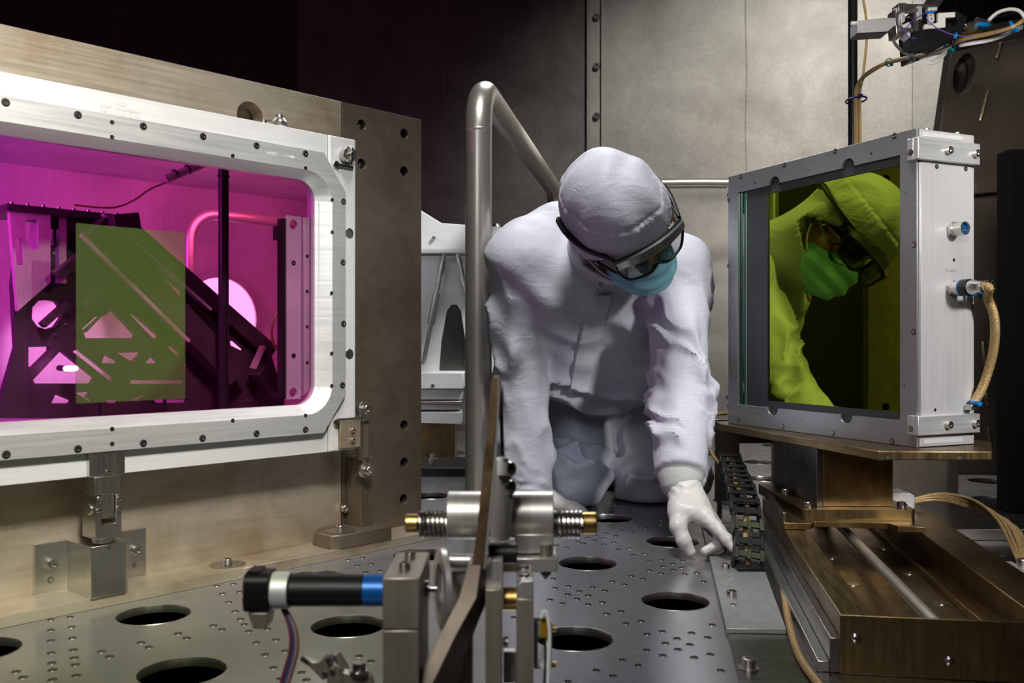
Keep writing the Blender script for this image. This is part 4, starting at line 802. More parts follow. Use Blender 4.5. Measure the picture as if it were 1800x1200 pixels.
# ================================================================ black cable chain
ch_ = Thing('cable_chain', 'black plastic cable drag chain with an open jointed top, bending to the floor', 'cable chain', I4, G(1314, 1000, .0125))
ctl = [P(1281, 806, 2.22), P(1292, 835, 2.12), P(1303, 865, 2.0), P(1311, 900, 1.915), P(1315, 940, 1.865), P(1315, 972, 1.84), P(1314, 996, 1.815)]
def catmull(ps, n):
    out = []; ps = [ps[0] * 2 - ps[1]] + ps + [ps[-1] * 2 - ps[-2]]
    for i in range(1, len(ps) - 2):
        for k in range(12):
            t = k / 12; p0, p1, p2, p3 = ps[i - 1:i + 3]
            out.append(.5 * ((2 * p1) + (p2 - p0) * t + (2 * p0 - 5 * p1 + 4 * p2 - p3) * t * t + (3 * p1 - p0 - 3 * p2 + p3) * t ** 3))
    out.append(ps[-2]); d = [0]
    for a, c in zip(out, out[1:]): d.append(d[-1] + (c - a).length)
    res = []
    for i in range(n):
        t = d[-1] * i / (n - 1); j = max(k for k in range(len(d)) if d[k] <= t + 1e-9); j = min(j, len(out) - 2)
        res.append(out[j].lerp(out[j + 1], (t - d[j]) / max(d[j + 1] - d[j], 1e-6)))
    return res
NL = 13; cp_ = catmull(ctl, NL + 1)
for i in range(NL):
    a, c = cp_[i], cp_[i + 1]; t = (c - a).normalized(); X = V((1, 0, 0)); X = (X - t * X.dot(t)).normalized(); N = X.cross(t)
    if N.y > 0: N = -N
    R = Matrix((X, t, N)).transposed(); ln = (c - a).length; m = (a + c) / 2; hw_ = .0255 + min(i, 6) * .0007; hh = .016
    b = MB()
    for sx in (-1, 1):
        xo = hw_ - (.002 if i % 2 else 0)
        prof = [(-ln * .62, -hh * .55), (-ln * .4, -hh), (ln * .3, -hh), (ln * .62, -hh * .5), (ln * .62, hh * .5), (ln * .3, hh), (-ln * .4, hh), (-ln * .62, hh * .55)]
        b.prism(prof, [], 0, .004, to=lambda x, y, z, sx=sx, xo=xo: m + R @ V((sx * (xo - y), x, z)))
        b.cyl(m + R @ V((sx * xo, ln * .35, 0)), m + R @ V((sx * (xo + .0022), ln * .35, 0)), .0055, n=10)
    b.box(-hw_ + .002, hw_ - .002, -ln * .2, ln * .2, hh - .003, hh + .001, R, m); b.box(-hw_ + .002, hw_ - .002, -ln * .2, ln * .2, -hh, -hh + .003, R, m)
    b.box(-.004, .004, -ln * .34, ln * .34, hh, hh + .0022, R, m)
    for sx in (-1, 1): b.box(sx * (hw_ - .006) - .003, sx * (hw_ - .006) + .003, -ln * .4, ln * .4, hh - .001, hh + .003, R, m)
    b.build('link', M_black, ch_, .0005)
b = MB(); pz = cp_[-1]; b.box(pz.x - .026, pz.x + .026, pz.y - .03, pz.y + .025, .0127, .019); b.build('foot', M_black, ch_, .001)
b = MB(); b.tube([p + V((.006 * math.sin(i), 0, 0)) for i, p in enumerate(cp_)], .0055, 8, smooth=1); b.top('chain_cable', M_braid, 'tan cable running inside the black drag chain', 'cable')

# ================================================================ overhead gear, pole, leaning plate
DP = 3.0
x0 = P(1499, 600, DP).x
b = MB(); b.cyl((x0, DP, 0), (x0, DP, 3.2), P(1507, 600, DP).x - x0, n=20); b.top('black_post', M_blackm, 'tall black upright pole behind the green mirror box', 'pole')
for i in range(6):
    o1 = i * 1.9; d = DP - .05 - .006 * (i % 3)
    pts = [P(1503 + o1, 420, d), P(1503 + o1, 230, d), P(1502 + o1, 165, d), P(1507 + o1 * .8, 145 - i, d), P(1525 + o1, 125 - i * 1.3 + (i == 2) * 6, d - .1), P(1563, 106 + i * .9, d - .22), P(1610, 98 + i * .6, d - .35), P(1650, 88 + i * .8, d - .45), P(1690, 66 + i * .8, d - .5), P(1740, 58 + i * .6, d - .55), P(1785, 46 + i * .5, d - .6), P(1815, 20 + i, d - .6)]
    if i == 3: mid_path = pts
    b = MB(); b.tube(pts, .0036, 8, smooth=2); b.top('overhead_cable', M_braid, ['first', 'second', 'third', 'fourth', 'fifth', 'sixth'][i] + ' brown cable counted rightwards from the black pole', 'cable', group='brown cables on the black pole')
b = MB(); b.tube([P(*a) for a in ((1516, -10, DP - .06), (1523, 30, DP - .06), (1524, 70, DP - .06), (1518, 125, DP - .08), (1514, 150, DP - .09))], .004, 8, smooth=2); b.top('overhead_cable', M_braid, 'single brown cable dropping beside the pole at top right', 'cable')
for i in range(3):
    pts = [P(1560, 55, 2.6), P(1572, 74 + i * 2, 2.6), P(1590, 94 + i, 2.6), P(1612, 99 + i, 2.6), P(1650, 92 + i * 1.5, 2.52), P(1672, 82 + i, 2.48), P(1700, 78 + i * 2 - 3, 2.45), P(1750, 68 + i * 1.5, 2.42), P(1798, 45 + i * 2, 2.4)]
    b = MB(); b.tube(pts, .0028, 6, smooth=2); b.top('white_cable', M_white, ['upper', 'middle', 'lower'][i] + ' white cable leaving the grey motor housing under the brown bundle', 'cable', group='white cables with the overhead bundle')
for k, pts in enumerate((((1672, 84, 2.45), (1640, 96, 2.45), (1624, 104, 2.45), (1626, 112, 2.45), (1640, 113, 2.45), (1655, 104, 2.45), (1664, 92, 2.45)), ((1672, 83, 2.44), (1645, 92, 2.44), (1631, 100, 2.44), (1634, 106, 2.44), (1645, 105, 2.44), (1665, 88, 2.44)))):
    b = MB(); b.tube([P(*a) for a in pts], .0026, 6, smooth=2); b.top('cable_loop', M_white, ('larger' if k == 0 else 'smaller') + ' white cable loop hanging below the overhead bundle', 'cable')
b = MB(); b.tube([P(*a) for a in ((1738, 36, 2.35), (1752, 22, 2.35), (1775, 15, 2.35), (1795, 19, 2.35), (1806, 40, 2.35))], .0045, 8, smooth=2); b.top('white_cable', M_white, 'thick white cable arching out of the blue connector', 'cable')
for k, (pts, m, lb) in enumerate(((((1632, 20, 2.3), (1610, 32, 2.3), (1594, 46, 2.3), (1590, 58, 2.3), (1600, 67, 2.3), (1612, 67, 2.3)), plain('purple_wire', (.09, .04, .3), .4), 'purple wire looping under the overhead mount'), (((1628, 30, 2.3), (1640, 46, 2.3), (1660, 56, 2.3), (1680, 63, 2.3), (1710, 64, 2.3)), plain('violet_wire', (.16, .08, .42), .4), 'purple wire trailing right from the overhead mount'))):
    b = MB(); b.tube([P(*a) for a in pts], .0014, 6, smooth=2); b.top('wire', m, lb, 'wire')
def chk(pts, n=2):
    for _ in range(n):
        q = []
        for a, c in zip(pts, pts[1:]): q += [a * .75 + c * .25, a * .25 + c * .75]
        pts = [pts[0]] + q[1:-1] + [pts[-1]]
    return pts
def at_px(pts, px):
    for a, c in zip(pts, pts[1:]):
        xa, xc = 900 + F * a.x / a.y, 900 + F * c.x / c.y
        if min(xa, xc) <= px <= max(xa, xc) and abs(xc - xa) > .5: return a.lerp(c, (px - xa) / (xc - xa)), (c - a)
M_navy = plain('navy_tie', (.005, .01, .12), .4)
c_ = P(1506, 176, DP - .03)
b = MB(); b.tube([c_ + V((math.cos(a) * .029 - .002, math.sin(a) * .045, 0)) for a in [2 * PI * i / 24 for i in range(24)]], .003, 6, closed=True); b.box(c_.x - .016, c_.x - .002, c_.y - .058, c_.y - .05, c_.z - .004, c_.z + .005)
b.top('cable_tie', M_navy, 'navy tie round the black pole and its cables', 'cable tie')
for px, m, r, lb in ((1563, M_teal, .010, 'teal tie on the brown bundle left of the white cables'), (1608, M_tie, .011, 'blue tie where the white cables join the brown bundle'), (1667, M_teal, .017, 'teal tie above the white cable loops'), (1676, M_navy, .015, 'navy tie just right of the teal one at the loops'), (1780, M_tie, .015, 'blue tie on the overhead bundle at the right edge')):
    c, ax = at_px(chk(mid_path), px); b = MB()
    b.lathe([(r, -.0035), (r + .002, -.0035), (r + .002, .0035), (r, .0035), (r, -.0035)], c, ax, 18); b.f = b.f[:-2]; b.mi = b.mi[:-2]
    b.box(c.x - .003, c.x + .005, c.y - r - .006, c.y - r, c.z - r - .004, c.z - r + .005); b.top('cable_tie', m, lb, 'cable tie')
c = P(1680, 63, 2.29); b = MB(); b.tube([c + V((0, math.cos(a) * .006, math.sin(a) * .006)) for a in [2 * PI * i / 14 for i in range(14)]], .0022, 6, closed=True); b.top('cable_tie', M_tie, 'small blue tie at the end of the purple wires', 'cable tie')
# overhead mount
DM = 2.35
om = Thing('overhead_mount', 'grey motor actuator and machined mount hanging from the dark overhead beam', 'actuator', I4, P(1620, 60, DM))
def pr(name, pts, m, d0, th, bev=.001, hl=()):
    b = MB(); b.prism([(P(x, y, d0).x, P(x, y, d0).z) for x, y in pts], [[(P(x, y, d0).x, P(x, y, d0).z) for x, y in h] for h in hl], d0, d0 + th); return b.build(name, m, om, bev)
pr('motor_housing', [(1507, 36), (1560, 31), (1574, 31), (1574, 44), (1561, 55), (1507, 58)], M_alu, DM, .05)
pr('housing_edge', [(1507, 58.2), (1561, 55.2), (1561, 57), (1507, 59.5)], M_blackm, DM, .05, 0)
b = MB(); b.cyl(P(1496, 41, DM + .02), P(1507, 41, DM + .02), .005, n=14); b.build('shaft', M_white, om)
pr('top_bar', [(1579, 6), (1648, 8), (1648, 15), (1579, 14)], M_steel, DM, .04); pr('top_clamp', [(1579, 5), (1593, 5), (1593, 18), (1579, 18)], M_steel, DM - .01, .04)
pr('gimbal_plate', [(1574, 14), (1580, 12), (1584, 20), (1582, 40), (1590, 52), (1590, 60), (1576, 62), (1574, 40)], M_steel, DM + .0, .05)
pr('knuckle', [(1585, 22), (1590, 20), (1591, 38), (1586, 40)], M_alu, DM - .01, .03); pr('cross_bar', [(1590, 29), (1604, 29), (1604, 32), (1590, 32)], M_steel, DM + .01, .02); pr('flexure', [(1586, 44), (1598, 38), (1602, 44), (1600, 66), (1594, 60), (1586, 54)], M_aluw, DM, .04)
pr('side_block', [(1608, 20), (1615, 20), (1615, 54), (1608, 54)], M_steel, DM - .005, .04); pr('upright', [(1614, 10), (1621, 10), (1621, 34), (1614, 34)], M_alu, DM - .01, .05)
pr('lower_arm', [(1580, 48), (1606, 49), (1606, 56), (1580, 55)], M_steel, DM - .012, .02); pr('bolt_block', [(1600, 22), (1608, 22), (1608, 52), (1600, 52)], M_blackm, DM + .002, .05)
pr('terminal', [(1632, 20), (1642, 21), (1643, 36), (1638, 42), (1633, 40)], M_aluw, DM - .012, .01); pr('terminal_cap', [(1632, 13), (1648, 12), (1648, 18), (1632, 19)], M_aluw, DM - .012, .02)
pr('tie_band', [(1629, 19), (1643, 20), (1643, 23), (1629, 23)], M_tie, DM - .016, .003)
pr('angle_plate', [(1649, 23), (1679, 21), (1679, 30), (1662, 31), (1662, 48), (1625, 51), (1625, 43), (1649, 40)], M_white, DM, .01, .0005)
pr('black_bracket', [(1605, 50), (1625, 51), (1662, 48), (1684, 44), (1684, 20), (1700, 30), (1690, 60), (1648, 84), (1633, 77), (1603, 79)], M_black, DM + .012, .06)
pr('rear_block', [(1618, 20), (1682, 20), (1682, 50), (1618, 50)], M_black, DM + .05, .06)
for px, py in ((1636, 27), (1637, 33)): p = P(px, py, DM - .012); screw(om, p, (0, -1, 0), 'hole', .0018, 'tapped_hole')
for px, py in ((1549, 36), (1549, 39), (1564, 37)): p = P(px, py, DM); screw(om, p, (0, -1, 0), 'hole', .001, 'tapped_hole')
ob = Thing('overhead_beam', 'dark sloping box beam crossing the top right corner', 'beam', I4, P(1740, 20, 2.5))
ob_p = [(1640, 15), (1700, -40), (1990, -40), (1990, 10), (1700, 68), (1640, 80)]
M_dk = surf('dark_overhead_steel', (.07, .068, .07), (.03, .03, .032), (.2, .35), scale=6)
b = MB(); b.prism([(P(x, y, 2.55).x, P(x, y, 2.55).z) for x, y in [(1645, 20), (1700, -60), (2000, -60), (2000, -10), (1700, 52), (1650, 72)]], [], 2.55, 2.8); b.build('box_beam', M_dk, ob, .004)
b = MB(); b.prism([(P(x, y, 2.5).x, P(x, y, 2.5).z) for x, y in [(1680, 32), (1990, -30), (1990, -22), (1684, 42)]], [], 2.5, 2.549); b.build('beam_rib', M_dk, ob, .002)
b = MB(); b.cyl(P(1700, -190, 2.6), P(1700, -20, 2.6), .03); b.build('hanger', M_dk, ob)
cn_ = Thing('ribbon_connector', 'blue and metal multipin connector on a gold strip under the overhead beam', 'connector', I4, P(1725, 50, 2.42))
b = MB(); b.prism([(P(x, y, 2.42).x, P(x, y, 2.42).z) for x, y in [(1696, 42), (1724, 32), (1724, 44), (1720, 52), (1700, 48)]], [], 2.42, 2.44); b.build('shell', M_steel, cn_, .001)
b = MB(); b.prism([(P(x, y, 2.41).x, P(x, y, 2.41).z) for x, y in [(1720, 38), (1741, 40), (1740, 47), (1720, 45)]], [], 2.41, 2.43); b.build('housing', M_tie, cn_, .001)
b = MB(); b.prism([(P(x, y, 2.44).x, P(x, y, 2.44).z) for x, y in [(1684, 58), (1724, 50), (1724, 56), (1686, 60)]], [], 2.44, 2.46); b.prism([(P(x, y, 2.44).x, P(x, y, 2.44).z) for x, y in [(1706, 43), (1725, 35), (1726, 37), (1707, 45)]], [], 2.441, 2.445); b.build('gold_strip', M_brass, cn_)
b = MB(); b.prism([(P(x, y, 2.43).x, P(x, y, 2.43).z) for x, y in [(1723, 26), (1752, 36), (1750, 40), (1722, 32)]], [], 2.445, 2.46); b.build('plate', M_steel, cn_)
# leaning bronze plate
DL = 2.9
lp_ = Thing('leaning_plate', 'large dark bronze plate with oval hole and welded slots at right', 'plate', I4, P(1740, 830, DL))
def ll(px, py): p = P(px, py, DL); return (p.x, p.z)
ov = [(1695 + 19 * math.cos(a) * math.cos(.3) - 37 * math.sin(a) * math.sin(.3) * -1 * -1, 130 - (-19 * math.cos(a) * math.sin(.3)) - 37 * math.sin(a) * math.cos(.3)) for a in [2 * PI * i / 28 for i in range(28)]]
ov = []
for i in range(28):
    a = 2 * PI * i / 28; ex, ey = 18 * math.cos(a), 36 * math.sin(a); th = .28; ov.append((1695 + ex * math.cos(th) + ey * math.sin(th), 130 - (-ex * math.sin(th) + ey * math.cos(th))))
b = MB(); b.prism([ll(*p) for p in [(1650, 240), (1676, 60), (1880, -40), (1990, -40), (1990, 835), (1640, 828)]], [[ll(*p) for p in ov]], DL, DL + .05); b.build('sheet', M_darkb, lp_, .003)
b = MB(); b.prism([ll(*p) for p in [(1674, 90), (1740, 90), (1740, 172), (1670, 172)]], [], DL + .054, DL + .058); b.build('backing', M_base, lp_)
for pa, pb in (((1760, 72), (1752, 102)), ((1737, 158), (1723, 212)), ((1727, 600), (1731, 640)), ((1733, 690), (1737, 715)), ((1736, 750), (1742, 790)), ((1700, 900), (1700, 905))):
    A_, B_ = P(*pa, DL), P(*pb, DL); b = MB(); b.tube([A_.lerp(B_, i / 8) + V((.001 * math.sin(i * 2.3), .002, 0)) for i in range(9)], [.007, .0085, .0075, .009, .0078, .0088, .008, .0085, .006], 8); b.build('weld_bead', M_brown, lp_)
b = MB(); b.prism([ll(*p) for p in [(1700, 322), (1790, 318), (1790, 336), (1700, 345)]], [], DL - .05, DL - .0005); b.build('ledge', M_darkb, lp_, .003)
b = MB(); b.prism([ll(*p) for p in [(1640, 824), (1790, 828), (1790, 834), (1640, 832)]], [], DL - .02, DL - .0005); b.build('weld_line', M_steel, lp_)
b = MB(); xx = P(1774, 600, 2.3).x; z1 = P(1, 262, 2.3).z; b.box(xx, xx + .25, 2.3, 2.36, .0305, z1); b.top('dark_pillar', M_void, 'flat black pillar cut by the right edge of the view', 'pillar', bevel=.002)

# ================================================================ THE WORKER (surfaces grown from distance fields)
def surface_nets(f, lo, hi, h):
    lo = np.array(lo, float); hi = np.array(hi, float); n = np.ceil((hi - lo) / h).astype(int) + 1
    xs = [lo[i] + h * np.arange(n[i]) for i in range(3)]
    val = np.empty(n, np.float32)
    YY, ZZ = np.meshgrid(xs[1], xs[2], indexing='ij')
    step = max(1, int(250000 / (n[1] * n[2])))
    for i in range(0, n[0], step):
        xx = xs[0][i:i + step]
        X = np.broadcast_to(xx[:, None, None], (len(xx), n[1], n[2])); Y = np.broadcast_to(YY, X.shape); Z = np.broadcast_to(ZZ, X.shape)
        val[i:i + step] = f(np.stack([X, Y, Z], -1).reshape(-1, 3)).reshape(X.shape)
    s = val < 0
    c = np.zeros(tuple(n - 1), int)
    for dx in (0, 1):
        for dy in (0, 1):
            for dz in (0, 1): c += s[dx:n[0] - 1 + dx, dy:n[1] - 1 + dy, dz:n[2] - 1 + dz]
    act = (c > 0) & (c < 8); idx = -np.ones(act.shape, int); idx[act] = np.arange(act.sum()); cells = np.argwhere(act)
    acc = np.zeros((len(cells), 3)); cnt = np.zeros(len(cells))
    cr = [(0, 0, 0), (1, 0, 0), (0, 1, 0), (1, 1, 0), (0, 0, 1), (1, 0, 1), (0, 1, 1), (1, 1, 1)]
    for a in range(8):
        for d in range(3):
            if cr[a][d]: continue
            bb = list(cr[a]); bb[d] = 1
            va = val[cells[:, 0] + cr[a][0], cells[:, 1] + cr[a][1], cells[:, 2] + cr[a][2]]; vb = val[cells[:, 0] + bb[0], cells[:, 1] + bb[1], cells[:, 2] + bb[2]]
            m = (va < 0) != (vb < 0); t = np.where(m, va / np.where(m, va - vb, 1), 0)
            p = np.array(cr[a], float)[None] + 0 * acc; p[:, d] += t; acc[m] += p[m]; cnt[m] += 1
    verts = lo + h * (cells + acc / cnt[:, None]); faces = []
    for d in range(3):
        e1, e2 = (d + 1) % 3, (d + 2) % 3
        sl = [slice(None)] * 3; sl2 = [slice(None)] * 3; sl[d] = slice(0, -1); sl2[d] = slice(1, None)
        A, B = s[tuple(sl)], s[tuple(sl2)]; ch = np.argwhere(A != B)
        ok = (ch[:, e1] > 0) & (ch[:, e2] > 0) & (ch[:, e1] < n[e1] - 1) & (ch[:, e2] < n[e2] - 1); ch = ch[ok]
        ins = A[ch[:, 0], ch[:, 1], ch[:, 2]]
        def cell(o1, o2): q = ch.copy(); q[:, e1] -= o1; q[:, e2] -= o2; return idx[q[:, 0], q[:, 1], q[:, 2]]
        q = np.stack([cell(1, 1), cell(0, 1), cell(0, 0), cell(1, 0)], 1); q[~ins] = q[~ins][:, ::-1]; faces.append(q)
    return verts, np.concatenate(faces)
def sdf_part(name, f, lo, hi, h, m, parent, label=None, relax=1):
    v, q = surface_nets(f, lo, hi, h); me = bpy.data.meshes.new(name)
    me.from_pydata((v - np.array(parent.b)).tolist(), [], q.tolist()); me.materials.append(m)
    me.polygons.foreach_set('use_smooth', [True] * len(me.polygons))
    o = bpy.data.objects.new(name, me); COL.objects.link(o); o.parent = parent.o; tag(o, label)
    if relax: sm = o.modifiers.new('smooth', 'SMOOTH'); sm.iterations = relax; sm.factor = .5
    return Part(o, parent.b)
def A3(v): return np.array(tuple(v), float)
def cone(p, a, b, ra, rb):
    a, b = A3(a), A3(b); ba = b - a; L = ba @ ba; t = np.clip(((p - a) @ ba) / L, 0, 1)
    return np.linalg.norm(p - a - t[:, None] * ba, axis=1) - (ra + (rb - ra) * t)
def folds(p, a, b, k, tw, amp, ph=0, lo=0., hi=1.):
    """diagonal cloth folds wound round the axis a-b"""
    a, b = A3(a), A3(b); ba = b - a; L = np.linalg.norm(ba); u = ba / L; t = ((p - a) @ u) / L
    r = p - a - ((p - a) @ u)[:, None] * u; e = np.cross(u, [0, 1, .01]); e /= np.linalg.norm(e); g = np.cross(u, e)
    th = np.arctan2(r @ g, r @ e)
    wob = .8 * np.sin(3.1 * t * k * .4 + 2 * th + ph) + .5 * np.sin(5 * th - 4 * t + ph * 2) + .35 * np.sin(t * k * 2.3 + 3 * th)
    s = np.sin(k * t + tw * th + wob + ph); rid = (1 - np.abs(s)) ** 1.4
    win = np.clip((t - lo) / .12, 0, 1) * np.clip((hi - t) / .12, 0, 1)
    return -amp * rid * win * (.55 + .45 * np.sin(2 * th + 3 * t + ph))
def smin(a, b, k):
    h = np.clip(.5 + .5 * (b - a) / k, 0, 1); return b + (a - b) * h - k * h * (1 - h)

# joints
Sr, Er, Wr = P(916, 458, 2.38), P(916, 655, 2.44), P(930, 868, 2.42)
Sl, El, Wl = P(1190, 474, 2.33), P(1194, 672, 2.22), P(1196, 826, 2.07)
Cr, Cl = P(985, 500, 2.42), P(1122, 505, 2.42)
Br, Bl = P(1010, 625, 2.56), P(1098, 628, 2.56)
Hr, Hl = P(1018, 705, 2.80), P(1122, 705, 2.80)
Kr, Kl = P(1008, 842, 2.58), P(1140, 850, 2.66)
Ar, Al = V((Kr.x - .0, 3.0, .06)), V((Kl.x + .02, 3.05, .06))
wk = Thing('person', 'kneeling worker in white coverall, hood, blue mask and goggles, reaching to the black chain', 'person', I4, (Kr.x + .1, 2.7, 0))
hf = V((.50, -.64, -.60)).normalized(); hl_ = V((.86, 0, .375)); hl_ = (hl_ - hf * hl_.dot(hf)).normalized(); hu = hf.cross(hl_)
HC = P(1088, 386, 2.12); QS = 1.17
HM = np.array([tuple(hf), tuple(hl_), tuple(hu)])
def hloc(p): return ((p - A3(HC)) @ HM.T) / QS
def hw(f_, l_, u_): return HC + (hf * f_ + hl_ * l_ + hu * u_) * QS
def ell(q, c, r):
    q = (q - np.array(c)) / np.array(r); k = np.linalg.norm(q, axis=1); return (k - 1) * min(r) * .9
# --- body: one continuous skin figure under the clothes
def f_body(p):
    d = cone(p, Sr, Er, .05, .042); d = smin(d, cone(p, Er, Wr, .042, .03), .02)
    d = smin(d, cone(p, Sl, El, .05, .042), .03); d = smin(d, cone(p, El, Wl, .042, .03), .02)
    d = smin(d, cone(p, Sr.lerp(Cr, .3), Sl.lerp(Cl, .3), .07, .07), .05)
    d = smin(d, cone(p, (Cr + Cl) / 2, (Br + Bl) / 2, .11, .10), .06); d = smin(d, cone(p, (Br + Bl) / 2, (Hr + Hl) / 2, .10, .10), .06)
    d = smin(d, cone(p, Hr, Kr, .075, .05), .04); d = smin(d, cone(p, Hl, Kl, .075, .05), .04)
    d = smin(d, cone(p, Kr, Ar, .05, .035), .02); d = smin(d, cone(p, Kl, Al, .05, .035), .02)
    d = smin(d, cone(p, (Cr + Cl) / 2 + V((0, .05, .08)), hw(-.03, 0, -.07), .06, .055), .05)
    q = hloc(p)
    hd = ell(q, (0, 0, .010), (.095, .078, .092)); hd = smin(hd, ell(q, (.020, 0, -.05), (.074, .068, .07)), .03)
    hd = smin(hd, np.linalg.norm(q - np.array([.094, 0, -.018]), axis=1) - .011, .012); hd = smin(hd, np.linalg.norm(q - np.array([.106, 0, -.036]), axis=1) - .013, .01)
    for sx in (-1, 1):
        hd = -smin(-hd, np.linalg.norm(q - np.array([.099, .031 * sx, -.004]), axis=1) - .014, .008)
        hd = smin(hd, np.linalg.norm(q - np.array([.084, .031 * sx, .017]), axis=1) - .009, .012)
        hd = smin(hd, np.linalg.norm(q - np.array([.062, .046 * sx, -.035]), axis=1) - .02, .02)
        hd = smin(hd, ell(q, (-.01, .078 * sx, -.01), (.018, .008, .03)), .006)
    hd = smin(hd, ell(q, (.082, 0, -.066), (.014, .024, .008)), .006)
    return smin(d, hd * QS, .02)
body = sdf_part('body', f_body, (-.06, 1.92, .005), (.62, 3.14, .95), .0085, M_skin, wk)
def knurl(q): return 0
for sx in (-1, 1):
    b = MB(); c = hw(.084, .031 * sx, -.004); b.lathe([(.0135 * math.sin(a), -.0135 * math.cos(a)) for a in [PI * (i + .01) / 10.02 for i in range(11)]], c, hf, 16); ey = b.build('eye', plain('eye_white' + str(sx), (.75, .72, .68), .2), wk)
    b = MB(); b.lathe([(.0062, 0), (.0001, .0006)], c + hf * .0131, hf, 14); b.build('iris', plain('iris' + str(sx), (.06, .04, .02), .1), ey)
    b = MB(); b.tube([hw(.098, (.031 + dx) * sx, .022 + dz) for dx, dz in ((-.018, -.002), (-.006, .004), (.008, .004), (.02, -.003))], .0028, 6, smooth=1); b.build('eyebrow', plain('brow_hair' + str(sx), (.08, .04, .02), .8), wk)
# --- coverall
mid = (Cr + Cl) / 2
hump = P(985, 437, 2.52); hump2 = P(1100, 430, 2.50)
def placket_line(z):     # x of the front placket against height
    zs_ = [P(0, y, 2.4).z for y in (700, 640, 580, 530, 500)]; xs_ = [P(x, 0, 2.45).x for x in (1016, 1024, 1034, 1046, 1052)]
    return np.interp(z, zs_, xs_)
def f_suit(p, fold=True):
    x, y, z = p[:, 0], p[:, 1], p[:, 2]
    ar = smin(cone(p, Sr, Er, .076, .062), cone(p, Er, Wr, .062, .062), .02)
    al = smin(cone(p, Sl, El, .076, .066), cone(p, El, Wl, .066, .058), .02)
    if fold:
        ar = ar + folds(p, Sr, Er, 5, 2, .026, 1.0, -.2, 1.0) + folds(p, Er, Wr, 5, 1, .022, .3, -.1, .85) + folds(p, Er, Wr, 22, 1, .010, 2.3, .76, 1.05)
        al = al + folds(p, Sl, El, 8, 2, .026, 2.0, .0, 1.1) + folds(p, El, Wl, 9, 2, .025, .6, -.1, .95)
    to = cone(p, Cr, Cl, .125, .125)
    to = smin(to, cone(p, Sr, hump, .088, .098), .05); to = smin(to, cone(p, Sl, hump2, .09, .098), .05)
    to = smin(to, cone(p, hump, hump2, .1, .1), .05); to = smin(to, cone(p, P(932, 432, 2.43), P(960, 425, 2.47), .085, .09), .04)
    to = smin(to, cone(p, Cr, Br, .125, .125), .05); to = smin(to, cone(p, Cl, Bl, .125, .13), .05); to = smin(to, cone(p, Br, Bl, .13, .13), .04)
    to = smin(to, cone(p, hump, V((Hr.x, 2.95, .36)), .1, .14), .06); to = smin(to, cone(p, hump2, V((Hl.x, 2.95, .36)), .1, .14), .06)
    if fold:
        to = to + folds(p, mid, (Br + Bl) / 2, 6, 2, .026, .5, .0, 1.6) - .004 * np.sin(x * 34 + z * 22 + 1.6 * np.sin(z * 21 + x * 9)) - .004 * np.sin(z * 30 - x * 26 + 1.5 * np.sin(x * 25))
    le = smin(cone(p, Hr, Kr, .125, .088), cone(p, Hl, Kl, .115, .085), .025)
    le = smin(le, cone(p, Kr, Ar, .082, .06), .03); le = smin(le, cone(p, Kl, Al, .08, .06), .03); le = smin(le, cone(p, Hr, Hl, .13, .125), .04)
    if fold:
        le = le + folds(p, Hr, Kr, 6, 2, .026, 1.2, .0, 1.2) + folds(p, Hl, Kl, 6, -2, .026, .4, .0, 1.2)
    d = smin(to, le, .018)
    d = smin(d, cone(p, P(1040, 690, 2.62), P(1075, 722, 2.66), .045, .028), .02); d = smin(d, cone(p, P(1110, 685, 2.62), P(1075, 722, 2.66), .045, .028), .02)
    d = smin(d, ar, .022); d = smin(d, al, .022)
    d = smin(d, cone(p, mid + V((0, -.02, .05)), hw(-.02, 0, -.09), .085, .075), .04)
    d = np.maximum(d, .004 - z)
    # open sleeve ends
    for W_, E_, r_ in ((Wr, Er, .03), (Wl, El, .03)):
        u = A3((W_ - E_).normalized()); t = (p - A3(W_)) @ u; rr = np.linalg.norm(p - A3(W_) - t[:, None] * u, axis=1)
        d = np.where((rr < .11) & (t > -.05), np.maximum(d, t - .012), d)
    return d
suit = sdf_part('coverall', f_suit, (-.09, 1.93, -.01), (.64, 3.2, .98), .0068, M_suit, wk, label='white gridded cleanroom coverall', relax=2)
def f_plk(p):
    d = f_suit(p, True); z = p[:, 2]; w_ = np.abs(p[:, 0] - placket_line(z)) - .026
    k = np.maximum(np.maximum(d - .010, -(d + .004)), w_); k = np.maximum(k, p[:, 1] - 2.56); k = np.maximum(k, z - P(0, 520, 2.35).z); return np.maximum(k, P(0, 690, 2.45).z - z)
sdf_part('placket', f_plk, (.1, 2.2, .24), (.32, 2.6, .62), .004, M_suit, wk)
b = MB(); zp = P(1048, 512, 2.235); b.box(-.004, .004, -.003, .003, -.014, .012, Matrix.Rotation(.5, 3, 'Y'), zp); b.box(-.006, .006, -.005, .004, .010, .022, Matrix.Rotation(.5, 3, 'Y'), zp); b.build('zipper_pull', M_steel, wk, .001)
